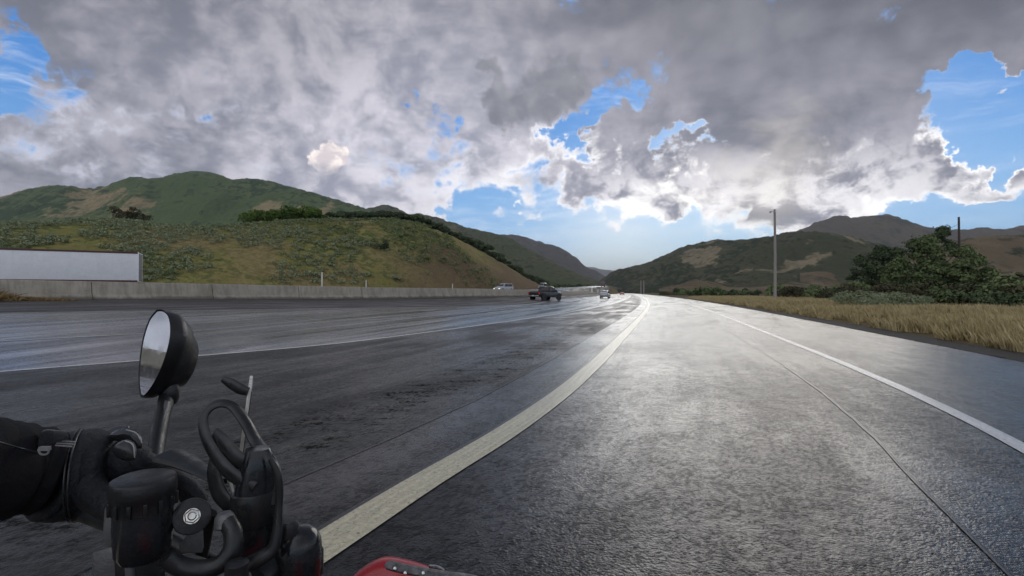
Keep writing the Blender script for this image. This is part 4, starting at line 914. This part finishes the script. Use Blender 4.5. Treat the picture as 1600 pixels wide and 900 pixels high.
mb = MB(); mb.lathe(bc - vd * .0105, vd, [(0, .0028), (.001, .0038), (.006, .004)], 18); part(mb, 'bolt_tip', M['bolt'], bo)
hp = sp([P(357, 812, .50), P(366, 832, .495), P(364, 858, .49), P(345, 880, .485), P(312, 888, .48), P(282, 882, .475), (P(262, 868, .47))], 6)
mb = MB(); mb.tube(hp, .0085, 16); part(mb, 'fluid_hose', M['blackr'])
mb = MB(); mb.lathe(P(352, 800, .50), Vector((.1, 0, -1)), [(0, .006), (.003, .0085), (.012, .0098), (.014, .0085)], 18); part(mb, 'hose_fitting', M['cast'])
mb = MB(); mb.tube(sp([P(206, 860, .5), P(206, 890, .5), P(210, 940, .5)], 4), .0042, 10); part(mb, 'cable', M['alu'])
mb = MB(); mb.tube(sp([P(330, 800, .53), P(322, 840, .535), P(316, 880, .54), P(318, 940, .54)], 4), .0065, 10); part(mb, 'cable', M['blackr'])
mb = MB(); mb.loft([[P(x, y, .52 + dy_) for x, y in ((258, 868), (300, 862), (345, 878), (395, 880), (400, 940), (262, 940))] for dy_ in (0, .03)]); part(mb, 'clamp_block', M['cast'], bevel=.004)
mb = MB(); mb.lathe(P(372, 878, .47), (0, 0, -1), [(-.002, .0), (-.002, .007), (0, .010), (.03, .010)], 20); part(mb, 'block_knob', M['blackp'])
# switch housing under the reservoir
mb = MB(); mb.loft([[P(x, y, .52 + dy_) for x, y in ((178, 840), (232, 838), (262, 862), (258, 930), (186, 930))] for dy_ in (0, .045)]); part(mb, 'switch_housing', M['blackp'], bevel=.005)
# handlebar and grip
hbA = P(88, 772, .62); hbB = P(200, 812, .58); hbC = P(330, 880, .545); hbD = P(470, 950, .52)
mb = MB(); mb.tube(sp([hbA, hbB, hbC, hbD, hbD + Vector((.30, -.02, -.02)), hbD + Vector((.60, -.22, .06))], 6), .0112, 14); part(mb, 'handlebar', M['blackp'])
mb = MB(); mb.tube([hbA + (hbA - hbB) * .12, hbA, hbB], .0168, 16); part(mb, 'grip', M['blackr'])
lv = sp([P(196, 836, .60), P(250, 812, .66), P(290, 800, .685), P(330, 805, .70)], 5)
mb = MB(); mb.tube(lv, .0055, 10, flat=.7); part(mb, 'clutch_lever', M['cast'])
# fairing tip
def row(pts, Y, dy=0): return [P(x, y + dy, Y + k) for x, y, k in pts]
top = [(530, 912, -.03), (560, 888, -.015), (580, 875, -.006), (598, 866, 0), (622, 869, .0), (655, 878, -.01), (690, 890, -.02), (735, 905, -.035)]
n_t = len(top)
r0 = row(top, .66); r1 = [p + Vector((.002, -.020, -.004)) for p in r0]; r2 = [p + Vector((.004, -.034, -.022)) for p in r0]; r3 = [p + Vector((0, -.02, -.22)) for p in r0]; r4 = [p + Vector((0, .03, -.26)) for p in r0]; r5 = [p + Vector((0, .05, -.06)) for p in r0]; r6 = [p + Vector((0, .018, -.006)) for p in r0]
mb = MB(); rings = [[r[i] for r in (r0, r1, r2, r3, r4, r5, r6)] for i in range(n_t)]; mb.loft(rings); fair = part(mb, 'fairing', M['redp'], angle=50, sub=1)
tp = [P(604, 879, .617), P(625, 885, .612), P(650, 890, .605), P(690, 897, .60), P(735, 903, .60), P(770, 915, .60)]
mb = MB(); mb.tube(sp(tp, 4), [.004] + [.0075] * 19 + [.004], 10, flat=.6); part(mb, 'fairing_trim', M['edge'])
for q in ((618, 886, .604), (634, 893, .598), (662, 893, .596)):
    mb = MB(); mb.lathe(P(*q), (.2, -1, .5), [(0, .0022), (.002, .0018), (.0025, 0)], 10); part(mb, 'trim_screw', M['bolt'])
mb = MB(); mb.tube(sp([P(672, 883, .625), P(684, 884, .622), P(694, 890, .62)], 3), .0022, 8); part(mb, 'trim_clip', M['bolt'])
# front wheel, fork and tank below the picture
hd = Vector((math.sin(R(21)), math.cos(R(21)), 0)); sd_ = Vector((hd.y, -hd.x, 0)); wc = hd * .78 + Vector((-.12, 0, .32))
def tor(c, ax, R0, r0_, n=40, k=10):
    ax = Vector(ax).normalized(); u = ax.orthogonal().normalized(); v = ax.cross(u); mb = MB(); vs = []
    for i in range(n):
        a = 2 * math.pi * i / n; d = u * math.cos(a) + v * math.sin(a)
        for j in range(k): t = 2 * math.pi * j / k; vs.append(c + d * (R0 + r0_ * math.cos(t)) + ax * r0_ * math.sin(t) * 1.1)
    fs = [(i * k + j, i * k + (j + 1) % k, ((i + 1) % n) * k + (j + 1) % k, ((i + 1) % n) * k + j) for i in range(n) for j in range(k)]
    return mb.add(vs, fs)
whl = part(tor(wc, sd_, .26, .06), 'front_wheel', M['tyre'])
mb = tor(wc, sd_, .205, .014); [mb.tube([wc + (Matrix.Rotation(a, 3, sd_) @ Vector((0, 0, .03))), wc + (Matrix.Rotation(a, 3, sd_) @ Vector((0, 0, .2)))], .009, 6) for a in np.linspace(0, 5.3, 6)]; part(mb, 'rim', M['cast'], whl)
for s_ in (-1, 1):
    mb = MB(); mb.tube([wc + sd_ * .10 * s_, wc + sd_ * .10 * s_ - hd * .26 + Vector((0, 0, .56))], [.03, .024], 12); part(mb, 'fork_leg', M['cast'])
mb = MB(); tc = hd * .12 + Vector((-.12, 0, .80))
mb.loft([[tc + hd * a + sd_ * (w_ * math.cos(t)) + Vector((0, 0, h_ * math.sin(t))) for t in np.linspace(0, 2 * math.pi, 15)[:-1]] for a, w_, h_ in ((.24, .05, .05), (.18, .13, .09), (.02, .15, .11), (-.16, .11, .08), (-.26, .06, .04))]); part(mb, 'fuel_tank', M['redp'], sub=1)

# phone in its strapped holder
ph = empty('phone', tuple(P(383, 660, .60))); tag(ph, 'phone seen edge on in the black strapped holder beside the mirror', 'phone')
bpy.context.view_layer.update()
a0, a1 = P(377, 712, .60), P(391, 606, .60); up_ = (a1 - a0).normalized(); vw = (P(384, 660, 1) - Vector((0, 0, EYE))).normalized(); vw = (vw - up_ * vw.dot(up_)).normalized(); sd2 = up_.cross(vw)
Mx = Matrix((sd2, vw, up_)).transposed()
def phpart(mb, nm, m, **k): o = mb.build(nm, m, None, **k); o.parent = ph; o.matrix_parent_inverse = ph.matrix_world.inverted(); return o
mb = MB(); mb.box((a0 + a1) / 2 + vw * .036 - up_ * .015, (.0038, .072, (a1 - a0).length + .03), Mx); phpart(mb, 'phone_body', M['pale'], bevel=.0012)
mb = MB(); mb.box((a0 + a1) / 2 + vw * .037 - sd2 * .0022 - up_ * .015, (.001, .066, (a1 - a0).length + .02), Mx); phpart(mb, 'phone_screen', M['screen'])
# holder
hold = MB(); hc = [(404, 700, 20, 16), (406, 716, 28, 20), (404, 745, 34, 24), (400, 780, 37, 26), (398, 815, 38, 26), (398, 850, 38, 24), (400, 880, 34, 22), (404, 930, 26, 18)]
rings = []
for x, y, wpx, dpx in hc:
    c = P(x, y, .545); ww, dd = wpx * .545 / 800 * .86, dpx * .545 / 800; sx = Vector((.86, .5, 0)); sy = Vector((-.5, .86, 0))
    rings.append([c + sx * ww * math.copysign(abs(math.cos(t)) ** .8, math.cos(t)) + sy * dd * math.copysign(abs(math.sin(t)) ** .8, math.sin(t)) for t in np.linspace(0, 2 * math.pi, 25)[:-1]])
hold.loft(rings); hol = part(hold, 'phone_holder', M['blackg'], angle=60)
bd = MB(); rr_ = []
for x, y, wpx, dpx in [(401, 765, 38.5, 28), (400, 767, 40, 29), (399, 812, 41, 29), (399, 814, 39.5, 28)]:
    c = P(x, y, .545); ww, dd = wpx * .545 / 800 * .86, dpx * .545 / 800; sx = Vector((.86, .5, 0)); sy = Vector((-.5, .86, 0))
    rr_.append([c + sx * ww * math.cos(t) + sy * dd * math.sin(t) for t in np.linspace(0, 2 * math.pi, 33)[:-1]])
bd.loft(rr_); part(bd, 'holder_band', M['blackr'], hol, angle=30)
def strap(pts, rad, nm='holder_strap', flat=.45, up=(.3, 1, 0)):
    pth = sp([P(*q) for q in pts], 6); r_ = np.interp(np.linspace(0, 1, len(pth)), np.linspace(0, 1, len(rad)), rad)
    mb = MB(); mb.tube(pth, list(r_), 12, flat=flat, up=up); return part(mb, nm, M['blackr'], hol)
strap([(400, 762, .53), (362, 738, .535), (336, 706, .55), (320, 672, .565), (322, 645, .575), (342, 630, .58), (364, 634, .585), (384, 658, .58), (400, 688, .575), (418, 712, .56), (431, 745, .55), (434, 785, .545)], [.007, .0085, .008, .0075, .007, .007, .0075, .0085, .009, .007], flat=.55)
strap([(394, 726, .535), (372, 716, .54), (350, 690, .55), (338, 676, .56)], [.008, .0095, .009, .006])
strap([(349, 592, .60), (362, 599, .60), (376, 607, .60), (389, 612, .60)], [.004, .0065, .007, .005], 'holder_clip', .7)
strap([(350, 752, .56), (318, 735, .58), (288, 720, .60), (264, 712, .61)], [.009, .011, .0165, .020], 'holder_strap', .35, (0, 0, 1))
strap([(340, 700, .56), (336, 735, .555), (345, 770, .55), (372, 800, .54)], [.006, .009, .010, .008])
strap([(352, 734, .565), (360, 750, .56), (366, 772, .555)], [.0015, .003, .002], 'holder_clip', .5).data.materials.clear()
bpy.data.objects['holder_clip.001'].data.materials.append(M['pale'])
strap([(424, 716, .52), (436, 745, .52), (437, 790, .52), (430, 850, .515), (405, 872, .51), (372, 886, .505)], [.003, .0045, .004, .006, .008, .007], flat=.8)
# round knob beside the holder
kc = P(467, 862, .55); mb = MB(); mb.lathe(kc + Vector((0, 0, .029)), (0, 0, -1), [(0, 0), (.0015, .011), (.006, .0185), (.016, .0235), (.03, .0245), (.05, .0235), (.07, .021), (.09, .018)], 28); kn = part(mb, 'mount_knob', M['blackg'], angle=60)
mb = MB(); mb.lathe(P(452, 822, .54) + Vector((0, 0, .008)), (0, 0, -1), [(0, 0), (.001, .008), (.006, .0105), (.018, .010)], 18); part(mb, 'knob_cap', M['blackp'], kn)
mb = MB(); mb.lathe(P(498, 868, .56) + Vector((0, 0, .012)), (0, 0, -1), [(0, 0), (.001, .004), (.004, .006), (.03, .006)], 12); part(mb, 'knob_cap', M['blackp'], kn)
mb = MB(); mb.tube([P(440, 868, .55), P(430, 880, .54), P(405, 905, .52)], .014, 14); part(mb, 'mount_arm', M['blackp'], kn)

# ------------------------------------------------------------------ the rider's left arm and gloved hand
def cloth(name, col, rough, sc, st):
    m, bb, pr = mat(name); c = coord(bb); wv_ = bb.noise(c, 14, 4, .6, 1.5); fz = bb.noise(c, sc, 3, .7)
    bb.put(pr.inputs['Base Color'], bb.mix(bb.step(fz, .35, .65), tuple(q * .75 for q in col), tuple(q * 1.3 for q in col))); pr.inputs['Roughness'].default_value = rough; pr.inputs['Specular IOR Level'].default_value = .3
    bump(bb, pr, bb.add(bb.mul(wv_, 1.6), bb.mul(fz, .25)), st, .006); return m
M['glove'] = cloth('black_glove_leather', (.019, .020, .023), .55, 320, .9)
M['sleeve'] = cloth('black_jacket_textile', (.010, .010, .012), .8, 700, .9)
M['armor'] = simple('glove_knuckle_rubber', (.034, .036, .038), .3, bmp=.15)
M['reflect'] = simple('silver_piping', (.30, .30, .30), .45)
rider = empty('person', tuple(P(95, 745, .60))); tag(rider, 'rider\'s left arm in a black jacket and armoured black glove gripping the handlebar', 'person')
bpy.context.view_layer.update()
def rpart(o, parent=None): o.parent = parent or rider; o.matrix_parent_inverse = rider.matrix_world.inverted() if parent is None else Matrix.Identity(4); return o
nodes = []; edges = []
def node(p, r, par=None, r2=None):
    nodes.append((p, (r, r2 or r))); 
    if par is not None: edges.append((par, len(nodes) - 1))
    return len(nodes) - 1
sh = node(Vector((-.62, -.22, 1.34)), .060)
ua = node(Vector((-.74, -.02, 1.20)), .052, sh); el = node(Vector((-.82, .18, 1.08)), .047, ua); fa = node(P(-210, 745, .47), .045, el); fb = node(P(-40, 740, .53), .041, fa); wr = node(P(62, 742, .585), .036, fb)
h1_ = node(P(112, 738, .61), .039, wr); h2_ = node(P(158, 728, .63), .038, h1_)
def finger(pts, rads, root=None):
    k = root if root is not None else h2_
    for p, r in zip(pts, rads): k = node(P(*p), r, k)
finger([(214, 716, .625), (262, 738, .655), (296, 758, .672), (322, 786, .672)], [.0175, .0128, .0118, .0105])
finger([(203, 700, .65), (250, 728, .69), (284, 756, .70), (306, 792, .69)], [.0175, .0130, .0120, .0105])
finger([(187, 692, .67), (224, 716, .715), (240, 760, .715), (232, 800, .68)], [.0170, .0130, .0120, .0105])
finger([(166, 690, .69), (190, 708, .725), (200, 755, .725), (196, 795, .69)], [.0155, .0118, .0108, .0095])
finger([(150, 775, .585), (188, 800, .565), (226, 806, .560), (252, 812, .565)], [.0180, .0150, .0138, .0115], h1_)
me = bpy.data.meshes.new('arm_and_glove'); me.from_pydata([tuple(n_[0]) for n_ in nodes], edges, []); me.update()
arm = bpy.data.objects.new('arm_and_glove', me); COL.objects.link(arm); me.materials.append(M['glove'])
sk = arm.modifiers.new('skin', 'SKIN'); sk.use_smooth_shade = True; sk.branch_smoothing = .5
for v_, n_ in zip(me.skin_vertices[0].data, nodes): v_.radius = n_[1]
me.skin_vertices[0].data[0].use_root = True
sb_ = arm.modifiers.new('sub', 'SUBSURF'); sb_.levels = sb_.render_levels = 2
rpart(arm)
def wrinkled(path, rads, nm, m, seed, amp=.004, n=40, flat=1.0, dens=6):
    pth = sp(path, dens); rs = np.interp(np.linspace(0, 1, len(pth)), np.linspace(0, 1, len(rads)), rads); mb = MB(); mb.tube(pth, list(rs), n, flat=flat, up=(0, 0, 1))
    V_ = np.array([tuple(q) for q in mb.v]); k = np.arange(len(V_)); ring_i = k // n; ang = (k % n) * 2 * math.pi / n
    c = np.array([tuple(pth[min(i, len(pth) - 1)]) for i in ring_i]); d = V_ - c; ln = np.linalg.norm(d, axis=1)[:, None]
    w_ = fbm(ring_i * .55 + np.cos(ang) * 1.2, np.sin(ang) * 1.5 + ring_i * .18, 4, seed, ridged=True) - .55
    V_ = V_ + d / ln * (w_[:, None] * amp * 2); mb.v = [tuple(q) for q in V_]
    return rpart(mb.build(nm, m, None, sub=1))
slv = wrinkled([Vector((-.62, -.22, 1.34)), Vector((-.74, -.02, 1.21)), Vector((-.83, .18, 1.085)), P(-210, 742, .47), P(-60, 735, .52), P(20, 733, .565), P(78, 736, .592)], [.082, .074, .064, .058, .055, .050, .046], 'sleeve', M['sleeve'], 4, .006, 36, 1.0, 7)
cuff = wrinkled([P(70, 745, .590), P(92, 744, .602), P(118, 741, .612), P(150, 736, .622), P(182, 733, .628)], [.046, .0500, .0515, .0505, .040], 'glove_gauntlet', M['glove'], 8, .0022, 36, 1.0, 5)
for xx_, rr2 in ((121, .0527), (127, .0526)):
    mb = MB(); c_ = P(xx_, 741, .613); ax = (P(182, 733, .628) - P(92, 744, .602)).normalized(); u_ = ax.orthogonal().normalized(); v2 = ax.cross(u_)
    ringp = [c_ + u_ * rr2 * math.cos(t) + v2 * rr2 * math.sin(t) for t in np.linspace(0, 2 * math.pi, 41)]; mb.tube(ringp, .0010, 6, cap=False); rpart(mb.build('glove_seam', M['armor'], None), cuff)
def pad(name, pts, Y, h, m, par, puff=.012):
    """raised armour pad: outline lifted towards the camera side"""
    o3 = [P(x, y, Y + k) for x, y, k in pts]; c = sum(o3, Vector()) / len(o3); nn = (Vector((0, 0, EYE)) - c).normalized() * .75 + Vector((0, 0, .65)); nn.normalize()
    mb = MB(); mb.loft([[c + (p - c) * s + nn * d for p in o3] for s, d in ((1.0, -.010), (1.0, .002), (.86, puff * .7), (.45, puff))]); return rpart(mb.build(name, m, None, sub=1), par)
k1 = pad('knuckle_guard', [(172, 706, 0), (182, 694, .01), (200, 687, .014), (214, 692, .01), (217, 706, 0), (211, 719, -.01), (192, 716, -.006)], .588, 0, M['armor'], arm, .010)
k2 = pad('knuckle_guard', [(163, 686, .01), (180, 672, .02), (205, 668, .02), (222, 676, .015), (228, 696, .01), (219, 702, 0), (208, 684, .008), (190, 681, .008)], .612, 0, M['armor'], arm, .008)
k3 = pad('knuckle_guard', [(150, 690, .01), (165, 672, .02), (190, 664, .03), (210, 666, .03), (200, 672, .02), (178, 678, .01), (160, 692, .0)], .63, 0, M['armor'], arm, .006)
for q in ([(196, 688, .572), (207, 692, .572), (211, 700, .570), (212, 715, .568)], [(198, 671, .596), (214, 676, .596), (222, 688, .594)]):
    mb = MB(); mb.tube(sp([P(*t) for t in q], 4), [.0004] + [.0008] * (4 * (len(q) - 1) - 1) + [.0004], 6); rpart(mb.build('knuckle_piping', M['reflect'], None), arm)
pad('finger_guard', [(222, 716, .02), (238, 716, .02), (256, 728, .03), (262, 740, .035), (248, 742, .03), (230, 732, .02)], .615, 0, M['armor'], arm, .007)
pad('finger_guard', [(270, 742, .03), (284, 746, .035), (296, 757, .04), (296, 768, .04), (282, 764, .035), (272, 754, .03)], .625, 0, M['armor'], arm, .006)
# wrist strap, zip puller and silver stripes at the cuff
mb = MB(); mb.loft([[P(x, y, .545 + dy_) for x, y in ((64, 676), (72, 670), (104, 672), (110, 684), (88, 692), (64, 706), (60, 694))] for dy_ in (0, .012)]); rpart(mb.build('wrist_strap', M['armor'], None, bevel=.003), slv)
for k in range(3):
    mb = MB(); mb.tube([P(92 - 2 * k, 688 + k * 3.6, .548), P(119 - 2 * k, 690 + k * 3.6, .556)], .0009, 6); rpart(mb.build('silver_stripe', M['reflect'], None), slv)
mb = MB(); mb.tube(sp([P(62, 702, .535), P(66, 709, .534), P(75, 709, .534), P(78, 703, .535), P(70, 698, .535), P(62, 702, .535)], 3), .0011, 6); mb.box(P(72, 700, .534), (.010, .004, .004)); rpart(mb.build('zip_puller', M['reflect'], None), slv)
mb = MB(); mb.tube(sp([P(-60, 672, .475), P(0, 690, .505), P(35, 700, .52), P(62, 707, .535)], 5), .0016, 8, flat=.6); rpart(mb.build('sleeve_zip', M['armor'], None), slv)

# ------------------------------------------------------------------ the air
hz = bpy.data.materials.new('air'); hz.use_nodes = True; n_ = hz.node_tree; n_.nodes.clear()
pv = n_.nodes.new('ShaderNodeVolumePrincipled'); pv.inputs['Color'].default_value = (.86, .91, .97, 1); pv.inputs['Density'].default_value = 9.0e-5; pv.inputs['Anisotropy'].default_value = .2
ho = n_.nodes.new('ShaderNodeOutputMaterial'); n_.links.new(pv.outputs[0], ho.inputs['Volume'])
mb = MB(); mb.box((0, 5450, 345), (18400, 17500, 760)); o = mb.build('haze', hz, None, False); o['kind'] = 'stuff'
